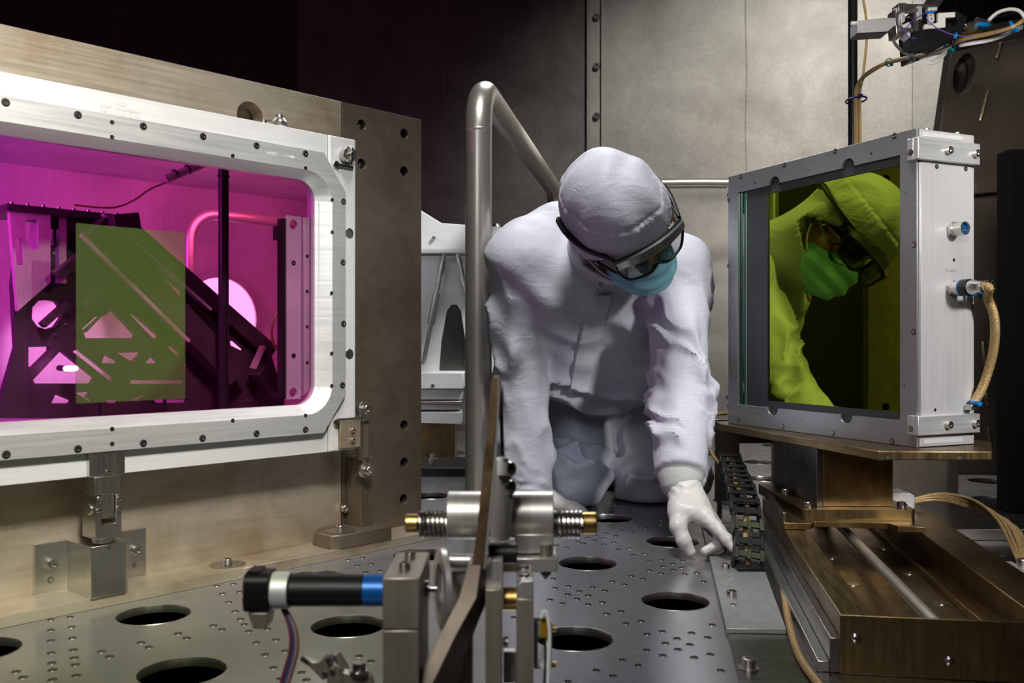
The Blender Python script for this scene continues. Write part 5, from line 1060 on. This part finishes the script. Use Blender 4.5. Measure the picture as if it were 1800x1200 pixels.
# --- hood
def f_hood(p):
    q = hloc(p); d = ell(q, (-.008, 0, .020), (.124, .099, .120)); d = smin(d, ell(q, (.0, 0, -.05), (.090, .084, .09)), .04)
    an = np.arctan2(q[:, 1], q[:, 0] + .01)
    seam = q[:, 2] - .072 - .10 * (q[:, 0] * -.35)
    d = d + .0014 * np.exp(-(seam / .003) ** 2) + np.where(seam < 0, -.0013, 0) * np.exp(seam / .022) * (1 + 1.0 * np.sin(46 * an + 3 * np.sin(9 * an)))
    d = d - .0015 * np.sin(30 * q[:, 0] + 22 * q[:, 2] + 2 * np.sin(24 * q[:, 1])) - .0018 * np.sin(70 * q[:, 1] - 35 * q[:, 2] + 3 * np.sin(30 * q[:, 0]))
    d = d * QS
    d = smin(d, cone(p, hw(-.03, 0, -.07), mid + V((0, -.01, .06)), .1, .1), .04)
    # face opening, and hollow inside
    op = (np.sqrt(((q[:, 1]) / .100) ** 2 + ((q[:, 2] + .042) / .058) ** 2) - 1) * .05 * QS
    d = np.maximum(d, -np.maximum(op, -(q[:, 0] + .006) * QS))
    return d
sdf_part('hood', f_hood, tuple(A3(HC) - .2), tuple(A3(HC) + np.array([.2, .24, .19])), .0042, M_suit, wk, label='white gathered cleanroom hood')
# --- face mask
def f_mask(p):
    q = hloc(p); d = ell(q, (.040, 0, -.076), (.088, .068, .066))
    d = smin(d, np.linalg.norm(q - np.array([.108, 0, -.038]), axis=1) - .016, .03)
    d = d + .0022 * np.sin((q[:, 2] + .03 * np.abs(q[:, 1]) * 4) * 190) * np.clip(.07 - np.abs(q[:, 1]), 0, .03) / .03
    sh = np.maximum(d, -(d + .004)); sh = np.maximum(sh, .03 - q[:, 0]); sh = np.maximum(sh, q[:, 2] + .026 + 2.2 * q[:, 1] ** 2)
    return sh * QS
sdf_part('face_mask', f_mask, tuple(A3(HC) + np.array([-.14, -.26, -.26])), tuple(A3(HC) + np.array([.22, .06, .06])), .003, M_mask, wk, label='pleated light blue face mask', relax=1)
for sx in (-1, 1):
    b = MB(); b.tube([hw(.064, .062 * sx, -.036), hw(.035, .077 * sx, -.03), hw(.012, .087 * sx, -.02)], .0024, 6, smooth=1); b.tube([hw(.055, .062 * sx, -.085), hw(.03, .08 * sx, -.065), hw(.012, .087 * sx, -.04)], .0024, 6, smooth=1); b.build('ear_strap', M_strap, wk)
    b = MB(); b.tube([hw(.04 , .089 * sx, -.024), hw(.046, .089 * sx, -.018), hw(.052, .087 * sx, -.022)], .0012, 5); b.build('snap', M_screw, wk)
# --- tortoiseshell eyeglasses
for sx in (-1, 1):
    b = MB(); b.tube([hw(.112 - abs(.031 + .023 * math.cos(a)) * .18, sx * (.031 + .023 * math.cos(a)), -.006 + .017 * math.sin(a)) for a in [2 * PI * i / 20 for i in range(20)]], .0017, 6, closed=True)
    b.tube([hw(.104, .054 * sx, .004), hw(.085, .072 * sx, .005), hw(.03, .084 * sx, .006)], .0019, 6); b.build('eyeglass_rim', M_tort, wk)
b = MB(); b.tube([hw(.112, -.010, 0), hw(.116, 0, .003), hw(.112, .010, 0)], .0017, 6); b.build('eyeglass_bridge', M_tort, wk)
# --- safety goggles over them
def gw(l_, u_, off=0): l_ = l_ * .93; return hw(.121 - 4.4 * l_ ** 2 + off - .04 * (u_), l_, u_ + .010)
ls = [-.082 + .164 * i / 24 for i in range(25)]
def low(l_): a = abs(l_); return -.046 + (.016 * math.exp(-(a / .014) ** 2)) + (.030 * max(0, (a - .06) / .022) ** 2)
b = MB(); b.loft([[gw(l, .022 - 2.2 * l * l, 0) for l in ls], [gw(l, .022 - 2.2 * l * l, .011) for l in ls], [gw(l, .004 - 1.2 * l * l, .015) for l in ls], [gw(l, .001 - 1.2 * l * l, .001) for l in ls]])
k0 = len(b.f); b.f = [f for f in b.f if not any((i % 25 == 24) for i in (f[0],))]; b.mi = [0] * len(b.f)
gg = b.build('goggle_brow', M_gogf, wk, .0008, label='grey brow bar of the safety goggles')
b = MB(); b.tube([gw(l, .001 - 1.2 * l * l, .008) for l in ls] + [gw(l, low(l), .004) for l in ls[::-1]], .0032, 6, closed=True); b.tube([gw(l, .022 - 2.2 * l * l, .003) for l in ls], .0028, 6); b.tube([gw(0, .001, .008), gw(0, -.03, .006)], .0035, 6); b.build('goggle_rim', M_black, wk)
b = MB(); b.loft([[gw(l, .0 - 1.2 * l * l, .004) for l in ls], [gw(l, (low(l)) * .5, .006) for l in ls], [gw(l, low(l), .004) for l in ls]]); b.f = [f for f in b.f if not (f[0] % 25 == 24)]; b.mi = [0] * len(b.f); b.build('goggle_lens', M_lens, wk)
for sx in (-1, 1):
    a_ = gw(.08 * sx, .012, .004); c_ = gw(.08 * sx, -.022, .004)
    b = MB(); b.add([gw(.081 * sx, .01), gw(.081 * sx, -.024), hw(.05, .084 * sx, -.016), hw(.04, .085 * sx, .018)], [(0, 1, 2, 3)]); b.build('side_shield', M_lens, wk)
    b = MB(); b.tube([gw(.081 * sx, .012), hw(.04, .087 * sx, .021), hw(.04, .086 * sx, .004), hw(.05, .085 * sx, -.018), gw(.081 * sx, -.026)], .003, 6); b.build('side_rim', M_black, wk)
    b = MB(); b.tube([gw(.081 * sx, .010), hw(.05, .094 * sx, .020), hw(.02, .101 * sx, .022), hw(-.02, .104 * sx, .025), hw(-.055, .098 * sx, .028), hw(-.068, .092 * sx, .020)], [.0045, .0052, .0062, .007, .0072, .0072, .0075, .0078, .0078, .007, .006, .004], 8, smooth=1); b.build('goggle_temple', M_black, wk)
# --- knit cuffs
def cuff(W_, E_, H_, r0_, r1_):
    u = (W_ - E_).normalized(); a = W_ - u * .01; m = W_ + u * .02; d = H_
    b = MB(); n = 28; loops = []
    for i, (c, r, dr) in enumerate(((a, r0_, u), (a.lerp(m, .7), r0_, u), (m.lerp(d, .45), (r0_ + r1_) / 2, (d - m)), (d, r1_, (d - m)), (d, r1_ - .004, (d - m)), (m, r1_ - .004, (d - m)))):
        dr = dr.normalized(); e = dr.orthogonal().normalized(); e = (V((1, 0, 0)) - dr * dr.x).normalized(); g = dr.cross(e)
        loops.append([c + (e * math.cos(2 * PI * k / n) + g * math.sin(2 * PI * k / n) * .85) * (r + .0012 * math.sin(k * PI)) for k in range(n)])
    b.loft(loops); b.build('cuff', M_cuff, wk, ang=180)
# --- gloves
hand = [(1203, 852, 2.055), (1226, 905, 1.965)]
WLh = P(1203, 850, 2.05)
def chain(p, pts, k=.008):
    d = None
    for (a, ra), (c, rc) in zip(pts, pts[1:]):
        e = cone(p, a, c, ra, rc); d = e if d is None else smin(d, e, k)
    return d
def f_gl(p):
    w0, w1 = P(1198, 842, 2.06), P(1203, 862, 2.045)
    d = cone(p, w0, w1, .036, .034)
    K = [P(1238, 908, 1.955), P(1250, 915, 1.975), P(1256, 922, 2.0), P(1255, 930, 2.025)]
    for k_, c in enumerate(K): d = smin(d, cone(p, w1, c, .029, .0165), .016)
    d = smin(d, cone(p, w1, P(1196, 900, 1.985), .028, .021), .02); d = smin(d, cone(p, P(1196, 895, 1.985), K[0], .018, .014), .022)
    d = smin(d, chain(p, [(K[0], .0155), (P(1262, 930, 1.915), .0128), (P(1280, 950, 1.885), .0112), (P(1289, 963, 1.872), .0096)]), .010)
    d = np.minimum(d, 1e9)
    m = chain(p, [(K[1], .0150), (P(1266, 936, 1.945), .0130), (P(1262, 958, 1.925), .0115), (P(1240, 969, 1.92), .0100)]); d = smin(d, m, .006)
    r = chain(p, [(K[2], .0145), (P(1272, 944, 1.975), .0120), (P(1266, 964, 1.96), .0110), (P(1247, 971, 1.96), .0098)]); d = smin(d, r, .005)
    l = chain(p, [(K[3], .0135), (P(1270, 948, 2.01), .0110), (P(1265, 962, 2.0), .0100), (P(1251, 968, 2.0), .0090)]); d = smin(d, l, .005)
    t = chain(p, [(P(1192, 888, 2.0), .0205), (P(1192, 925, 1.955), .0165), (P(1202, 950, 1.94), .0140), (P(1213, 970, 1.935), .0115)], .01); d = smin(d, t, .012)
    x, z = p[:, 0], p[:, 2]; near = np.clip((p[:, 2] - P(0, 880, 2.02).z) / .03, 0, 1)
    return d + .0012 * near * np.sin(260 * z + 60 * x + 2 * np.sin(90 * x)) - .0002 * np.sin(420 * z - 300 * x)
sdf_part('glove', f_gl, (.28, 1.83, -.01), (.50, 2.12, .2), .0026, M_glove, wk, label='cream latex glove on the reaching hand', relax=1)
cuff(Wl, El, P(1202, 862, 2.045), .052, .043)
def f_gr(p):
    w0 = P(932, 872, 2.42); c = P(955, 893, 2.44)
    w0 = V((w0.x, 2.42, .062)); K = [V((.155, 2.40, .018)), V((.150, 2.425, .019)), V((.140, 2.45, .019)), V((.125, 2.47, .018))]
    d = None
    for k_ in K: e = cone(p, w0, k_, .032, .015); d = e if d is None else smin(d, e, .016)
    T = [V((.215, 2.385, .012)), V((.225, 2.425, .012)), V((.212, 2.465, .012)), V((.19, 2.50, .012))]
    T = [V((.172, 2.36, .012)), V((.187, 2.395, .012)), V((.184, 2.44, .012)), V((.165, 2.485, .012))]
    for k_, t_ in zip(K, T): d = smin(d, chain(p, [(k_, .0145), ((k_ + t_) / 2 + V((0, 0, .004)), .0125), (t_, .0105)]), .006)
    d = smin(d, chain(p, [(w0, .024), (V((.085, 2.36, .02)), .0165), (V((.12, 2.325, .014)), .012)]), .012)
    return np.maximum(d, .001 - p[:, 2])
sdf_part('glove', f_gr, (-.02, 2.28, -.005), (.24, 2.54, .11), .0034, M_glove, wk, label='white glove resting flat on the floor', relax=1)
cuff(Wr, Er, V((P(935, 880, 2.42).x, 2.42, .055)), .054, .044)
# loose sleeve flap behind the reaching wrist, boots
b = MB(); fl = [P(1228, 800, 2.16), P(1244, 800, 2.2), P(1256, 838, 2.2), P(1250, 860, 2.17), P(1237, 878, 2.15), P(1236, 850, 2.12)]
b.add(fl, [tuple(range(6))]); o_ = b.build('sleeve_flap', M_suit, wk); sol = o_.o.modifiers.new('thick', 'SOLIDIFY'); sol.thickness = .004
for A_, K_ in ((Ar, Kr), (Al, Kl)):
    def f_b(p, A_=A_):
        heel = A_ + V((0, .03, .02)); d = cone(p, A_ + V((0, -.06, .02)), heel, .062, .055); d = smin(d, cone(p, heel, heel + V((.0, .10, -.02)), .05, .04), .03)
        d = d + .004 * np.sin(90 * p[:, 2] + 50 * p[:, 0] + 2 * np.sin(60 * p[:, 1])); return np.maximum(d, .002 - p[:, 2])
    sdf_part('boot_cover', f_b, tuple(A3(A_) - np.array([.09, .16, .07])), tuple(A3(A_) + np.array([.09, .22, .12])), .006, M_boot, wk)
def f_b2(p):
    c = P(1083, 800, 3.05); d = cone(p, V((c.x, 3.0, .035)), V((c.x - .01, 3.06, .12)), .035, .032)
    return np.maximum(d + .004 * np.sin(120 * p[:, 2] + 80 * p[:, 0] + 2 * np.sin(70 * p[:, 1])), .003 - p[:, 2])
c = P(1083, 800, 3.05); sdf_part('boot_cover', f_b2, (c.x - .07, 2.92, -.01), (c.x + .07, 3.14, .18), .005, M_boot, wk, label='crinkled silver boot cover')

# ================================================================ FOREGROUND actuator, close to the lens
DF = .80
fg = Thing('actuator_assembly', 'out-of-focus steel actuator with motor, ring and springs close to the camera', 'actuator', I4, (0, DF, .0055))
fg.b = V((-.03, DF, 0)); fg.o.location = fg.b
def fpl(name, pts, m, d0, th, bev=.0006, label=None, par=fg):
    b = MB(); b.prism([(P(x, y, d0).x, P(x, y, d0).z) for x, y in pts], [], d0, d0 + th); return b.build(name, m, par, bev, label)
M_fg = surf('bronzed_block_steel', (.42, .375, .31), (.33, .29, .235), (.34, .44), metal=.65, scale=18)
M_fgl = surf('bright_block_steel', (.72, .70, .66), (.62, .6, .56), (.3, .4), metal=.75, scale=18)
FZ = P(0, 1560, DF).z
def dn(px0, px1, y0, m, d0, th, name, label=None):   # upright standing on the floor
    x0, x1 = P(px0, 0, d0).x, P(px1, 0, d0).x; b = MB(); b.box(x0, x1, d0, d0 + th, .0062, P(0, y0, d0).z); return b.build(name, m, fg, .0008, label)
b = MB(); b.box(-.14, .06, .70, .96, .0003, .006); b.build('base', M_base, fg, .001)
# big block with motor
bl = MB(); x0, x1 = P(672, 0, .74).x, P(738, 0, .74).x; bl.box(x0, x1, .74, .83, P(0, 1107, .74).z, P(0, 1015, .74).z); bl.build('gear_block', M_fg, fg, .0012)
bl = MB(); bl.box(x0, x1 - .001, .741, .829, .0062, P(0, 1108, .74).z); bl.build('block_riser', M_fg, fg, .0012)
for y in (.765, .805): screw(fg, ((x0 + x1) / 2, y, P(0, 1015, .74).z), (0, 0, 1), 'cap', .0048, 'bolt')
DMo = .785; ym = 1037
def fx(px, d=DMo): return (px - 900) / F * d
zmo = P(0, ym, DMo).z
mo = MB(); mo.cyl((fx(511), DMo, zmo), (fx(640), DMo, zmo), .0132, n=28, bev=.0008); mot = mo.build('motor_body', M_black, fg)
mo = MB(); mo.cyl((fx(640.2), DMo, zmo), (fx(676), DMo, zmo), .0132, n=28); mo.build('blue_band', M_blue, fg)
mo = MB(); mo.cyl((fx(480), DMo, zmo), (fx(510.5), DMo, zmo), .0152, n=28, bev=.0006); mo.build('silver_collar', M_aluw, fg)
cp = rrect(DMo - .0165, DMo + .0165, zmo - .0155, zmo + .0165, .008, 4)
mo = MB(); mo.prism(cp, [], fx(436), fx(479), to=lambda a, t, c: V((t, a, c))); mo.box(fx(440), fx(462), DMo - .010, DMo + .010, zmo + .0167, zmo + .0185); mo.build('encoder_cap', M_black, fg, .0012)
mo = MB(); mo.prism([(fx(442), zmo - .0157), (fx(478), zmo - .0157), (fx(474), zmo - .029), (fx(452), zmo - .029)], [], DMo - .012, DMo + .012); mo.build('cap_foot', M_fg, fg, .0008)
mo = MB(); mo.cyl((fx(738, .79), .79, zmo), (fx(768, .79), .79, zmo), .003); mo.cyl((fx(744, .79), .79, zmo), (fx(754, .79), .79, zmo), .007, n=18); mo.build('drive_shaft', M_screw, fg)
# wires
for k, (cc, lb) in enumerate((((.35, .03, .02), 'red'), ((.02, .04, .2), 'blue'), ((.05, .09, .05), 'green'), ((.18, .06, .28), 'purple'), ((.35, .35, .33), 'grey'), ((.22, .07, .04), 'rust'))):
    o1 = (k - 2.5); wr = MB(); wr.tube([P(497 + o1 * 1.5, 1066, .79), P(506 + o1 * 2, 1082, .785), P(516 + o1 * 2.6, 1108, .78), P(518 + o1 * 2.8, 1140, .78), P(509 + o1 * 3.2, 1172, .78), P(496 + o1 * 3, 1215, .78), P(480 + o1 * 4, 1300, .78)], .0011, 6, smooth=2)
    wr.top('motor_wire', plain('wire_' + lb, cc, .4), lb + ' wire hanging from the blurred foreground motor', 'wire')
# ring disc
rz = P(0, 1035, .8).z; b = MB(); b.lathe([(.022, 0), (.034, 0), (.035, .001), (.035, .005), (.034, .006), (.022, .006), (.022, 0)], (fx(770, .8), .815, rz - .004), (1, .25, 0), 40); b.f = b.f[:-2]; b.mi = b.mi[:-2]; b.build('ring_plate', M_fgl, fg)
# big horizontal cylinder with coil springs and brass ends
DCY = .90; zc = P(0, 905, DCY).z
def cx_(px): return (px - 900) / F * DCY
b = MB(); b.cyl((cx_(787), DCY, zc), (cx_(972), DCY, zc), .0228, n=36, bev=.001); b.build('cylinder', M_fgl, fg, label='bright horizontal steel cylinder')
zs_ = P(0, 921, DCY).z
for a, c, g, e_ in ((736, 787, 713, 0), (972, 1022, 1048, 1)):
    b = MB(); n = 6.5; b.tube([(cx_(a + (c - a) * i / 90), DCY + .0115 * math.cos(2 * PI * n * i / 90), zs_ + .0115 * math.sin(2 * PI * n * i / 90)) for i in range(91)], .0021, 8); b.build('spring', M_screw, fg)
    b = MB(); b.cyl((cx_(a), DCY, zs_), (cx_(c), DCY, zs_), .006, n=16); b.build('spring_core', M_fg, fg)
    b = MB(); x_ = (cx_(736), cx_(g)) if not e_ else (cx_(1022), cx_(g)); b.cyl((x_[0], DCY, zs_ + .001), (x_[1], DCY, zs_ + .001), .009 if not e_ else .0105, n=20, bev=.001); b.build('brass_cap', M_brass, fg, label='brass end cap')
# saddle under the cylinder
b = MB(); b.box(cx_(905), cx_(972), DCY - .018, DCY + .018, P(0, 965, DCY).z, P(0, 932, DCY).z); b.build('saddle', M_fgl, fg, .001)
b = MB(); b.box(cx_(880), cx_(978), DCY - .03, DCY + .02, P(0, 992, DCY).z, P(0, 968, DCY).z); b.build('shelf', M_fgl, fg, .001)
b = MB(); b.cyl((cx_(958), DCY - .02, P(0, 948, DCY).z), (cx_(958), DCY - .02, P(0, 999, DCY).z), .0052, n=14); b.cyl((cx_(958), DCY - .02, P(0, 999, DCY).z), (cx_(958), DCY - .02, P(0, 1008, DCY).z), .0048, .001, n=14); b.build('set_screw', M_fg, fg)
# blade: long flat bar seen nearly edge on, then its diagonal foot
def bar3(name, pts, w_, m, par=fg, th=.0, label=None):
    b = MB(); b.loft([[V(p) for p in q] for q in pts]); n = len(b.v); b.f += [(0, 1, 2, 3), (n - 4, n - 3, n - 2, n - 1)]; b.mi += [0, 0]; return b.build(name, m, par, .0006, label)
def quad(pxl, pxe, pxr, py, d0, d1):   # brown near face left, bright edge right
    a = P(pxl, py, d0); e = P(pxe, py, d0); x = P(pxr, py, d1); y = x + (a - e); return [a, e, V((x.x, x.y, e.z)), V((y.x, y.y, e.z))]
bar3('blade', [quad(868, 876, 878, 661, .80, .812), quad(863, 878, 881, 670, .80, .815), quad(856, 872, 876, 760, .80, .815), quad(846, 864, 869, 850, .80, .815), quad(838, 856, 861, 930, .80, .815), quad(828, 848, 854, 1004, .80, .815)], 0, M_copper, label='tall brown bar with a pale edge')
def edge(px, py, wpx, d): a = P(px, py, d); return [a, P(px + wpx, py, d), P(px + wpx, py, d + .001), P(px, py, d + .001)]
bar3('bright_edge', [edge(876.5, 664, 2, .7985), edge(875, 700, 3.5, .7985), edge(872, 760, 4, .7985), edge(864, 850, 5, .7985), edge(856, 930, 5, .7985), edge(849, 1000, 5, .7985)], 0, M_fgl, label='pale machined edge')
b = MB(); b.prism([(P(x, y, .84).x, P(x, y, .84).z) for x, y in ((876, 705), (884, 680), (886, 800), (880, 800))], [], .84, .86); b.build('rear_blade', M_blackm, fg)
bar3('diagonal_arm', [quad(822, 846, 850, 992, .80, .83), quad(806, 838, 868, 1050, .79, .83), quad(770, 800, 845, 1120, .77, .83), quad(722, 757, 815, 1210, .75, .82), quad(690, 725, 800, 1290, .74, .82)], 0, surf('weathered_bar', (.17, .135, .10), (.11, .085, .06), (.4, .5), metal=.5, scale=14), label='brown arm slanting down to the left')
fpl('hub_plate', [(862, 860), (872, 806), (892, 806), (898, 840), (902, 880), (896, 948), (862, 956)], M_fgl, .86, .012)
fpl('nylon_pad', [(874, 806), (893, 806), (893, 836), (874, 836)], M_white, .848, .011)
for py in (824, 856): p = P(896, py, .858); b = MB(); b.lathe([(.007, 0), (.0065, .003), (.003, .005), (.001, .005)], p, (.8, -.6, 0), 16); b.build('dome_screw', M_screw, fg)
b = MB(); b.cyl(P(790, 985, .84), P(862, 985, .84), .0062, n=18); b.cyl(P(850, 975, .85), P(874, 975, .85), .009, n=18); b.build('spindle', M_fgl, fg)
b = MB(); b.cyl(P(858, 972, .838), P(909, 972, .838), .0092, n=20, bev=.0008); b.build('rubber_sleeve', M_black, fg)
# central and right uprights
dn(853, 882, 1036, M_fg, .80, .05, 'upright'); dn(908, 938, 1052, M_fg, .80, .06, 'upright')
fpl('upright_head', [(908, 1052), (908, 1030), (914, 1022), (938, 1022), (938, 1052)], M_fgl, .80, .06, .001)
fpl('hub_block', [(845, 1034), (845, 1000), (862, 985), (884, 985), (884, 1034)], M_fgl, .81, .04, .001)
b = MB(); b.cyl(P(884, 1052, .83), P(908, 1052, .83), .010, n=20); b.build('bushing', M_brass, fg)
fpl('side_block', [(785, 1070), (785, 1022), (795, 1004), (822, 1004), (822, 1070)], M_fgl, .845, .04, .001)
dn(790, 830, 1072, M_fg, .846, .03, 'upright')
for py in (1000, 1030): p = P(922, py, .815); b = MB(); b.lathe([(.0048, 0), (.0045, .002), (.001, .0025)], (p.x, .82 + (1030 - py) * .001, P(0, 1022, .80).z), (0, 0, 1), 14); b.build('dome_screw', M_screw, fg)
b = MB(); b.cyl(P(884, 1128, .82), P(893, 1128, .82), .005, n=12); b.build('stop_pin', M_screw, fg)
fpl('rear_web', [(885, 1145), (908, 1145), (908, 1200), (885, 1200)], M_fgl, .84, .01)
# white connector with wires
wc = Thing('white_connector', 'small white connector with gold tape and wires right of the blurred uprights', 'connector', I4, P(955, 1180, .82))
b = MB(); b.prism([(P(x, y, .82).x, P(x, y, .82).z) for x, y in ((939, 1094), (970, 1094), (970, 1176), (939, 1176))], [[(P(x, y, .82).x, P(x, y, .82).z) for x, y in ((946, 1120), (960, 1120), (960, 1168), (946, 1168))]], .82, .835); b.build('frame', M_white, wc, .0008)
b = MB(); b.prism([(P(x, y, .815).x, P(x, y, .815).z) for x, y in ((950, 1086), (962, 1086), (961, 1120), (949, 1120))], [], .815, .8195); b.build('gold_tape', M_gold, wc)
b = MB(); b.cyl(P(953, 1166, .828), P(957, 1126, .828), .0035, .002, n=12); b.build('glass_bead', M_clear, wc)
for py in (1104, 1168): b = MB(); b.cyl(P(970.5, py, .827), P(978, py, .827), .003, n=12); b.build('brass_nut', M_brass, wc)
for nm, m, lb, pts in (('wire', M_white, 'white wire looping over the small white connector', [(952, 1085, .81), (956, 1072, .81), (962, 1078, .81), (967, 1110, .81), (965, 1170, .81), (962, 1230, .81), (960, 1300, .81)]), ('wire', M_black, 'black wire beside the small white connector', [(958, 1128, .81), (959, 1150, .81), (957, 1190, .81), (955, 1300, .81)])):
    b = MB(); b.tube([P(*a) for a in pts], .0016 if m is M_white else .0011, 8, smooth=2); b.top(nm, m, lb, 'wire')
# toggle clamp at the lower edge
tc_ = Thing('toggle_clamp', 'grey steel pivoting clamp linkage at the lower edge below the motor', 'clamp', I4, P(600, 1260, .80)); tc_.b.z = 0; tc_.o.location = tc_.b
def tcp(name, pts, d0, th, m=M_fg): 
    b = MB(); b.prism([(P(x, y, d0).x, P(x, y, d0).z) for x, y in pts], [], d0, d0 + th); return b.build(name, m, tc_, .0008)
tcp('lever', [(527, 1156), (533, 1154), (548, 1163), (560, 1163), (572, 1150), (580, 1149), (586, 1156), (583, 1176), (578, 1192), (566, 1196), (558, 1186), (544, 1172), (528, 1162)], .80, .006)
tcp('side_link', [(582, 1150), (592, 1148), (607, 1172), (612, 1188), (606, 1192), (586, 1160)], .808, .004); tcp('side_link', [(586, 1146), (596, 1146), (612, 1172), (616, 1184), (611, 1188)], .816, .004)
tcp('body_plate', [(580, 1172), (590, 1168), (600, 1174), (602, 1200), (602, 1240), (574, 1240), (574, 1196)], .796, .003); tcp('arm', [(602, 1180), (618, 1186), (640, 1182), (652, 1190), (656, 1206), (650, 1240), (604, 1240)], .80, .01)
b = MB(); p = P(631, 1184, .80); b.cyl(p, p + V((0, 0, .0035)), .0085, n=20); b.cyl(p + V((0, 0, .0035)), p + V((0, 0, .010)), .0062, n=6); b.build('hexagon_bolt', M_screw, tc_, .0004)
for px, py in ((571, 1184), (577, 1160), (584, 1180)): b = MB(); p = P(px, py, .7955); b.lathe([(.0028, 0), (.0024, .0012), (.001, .0012)], p, (0, -1, 0), 12); b.build('rivet', M_screw, tc_)
b = MB(); x0, x1 = P(574, 0, .8).x, P(640, 0, .8).x; b.box(x0, x1, .79, .83, .0005, P(0, 1241, .8).z); b.build('clamp_base', M_fg, tc_, .001)
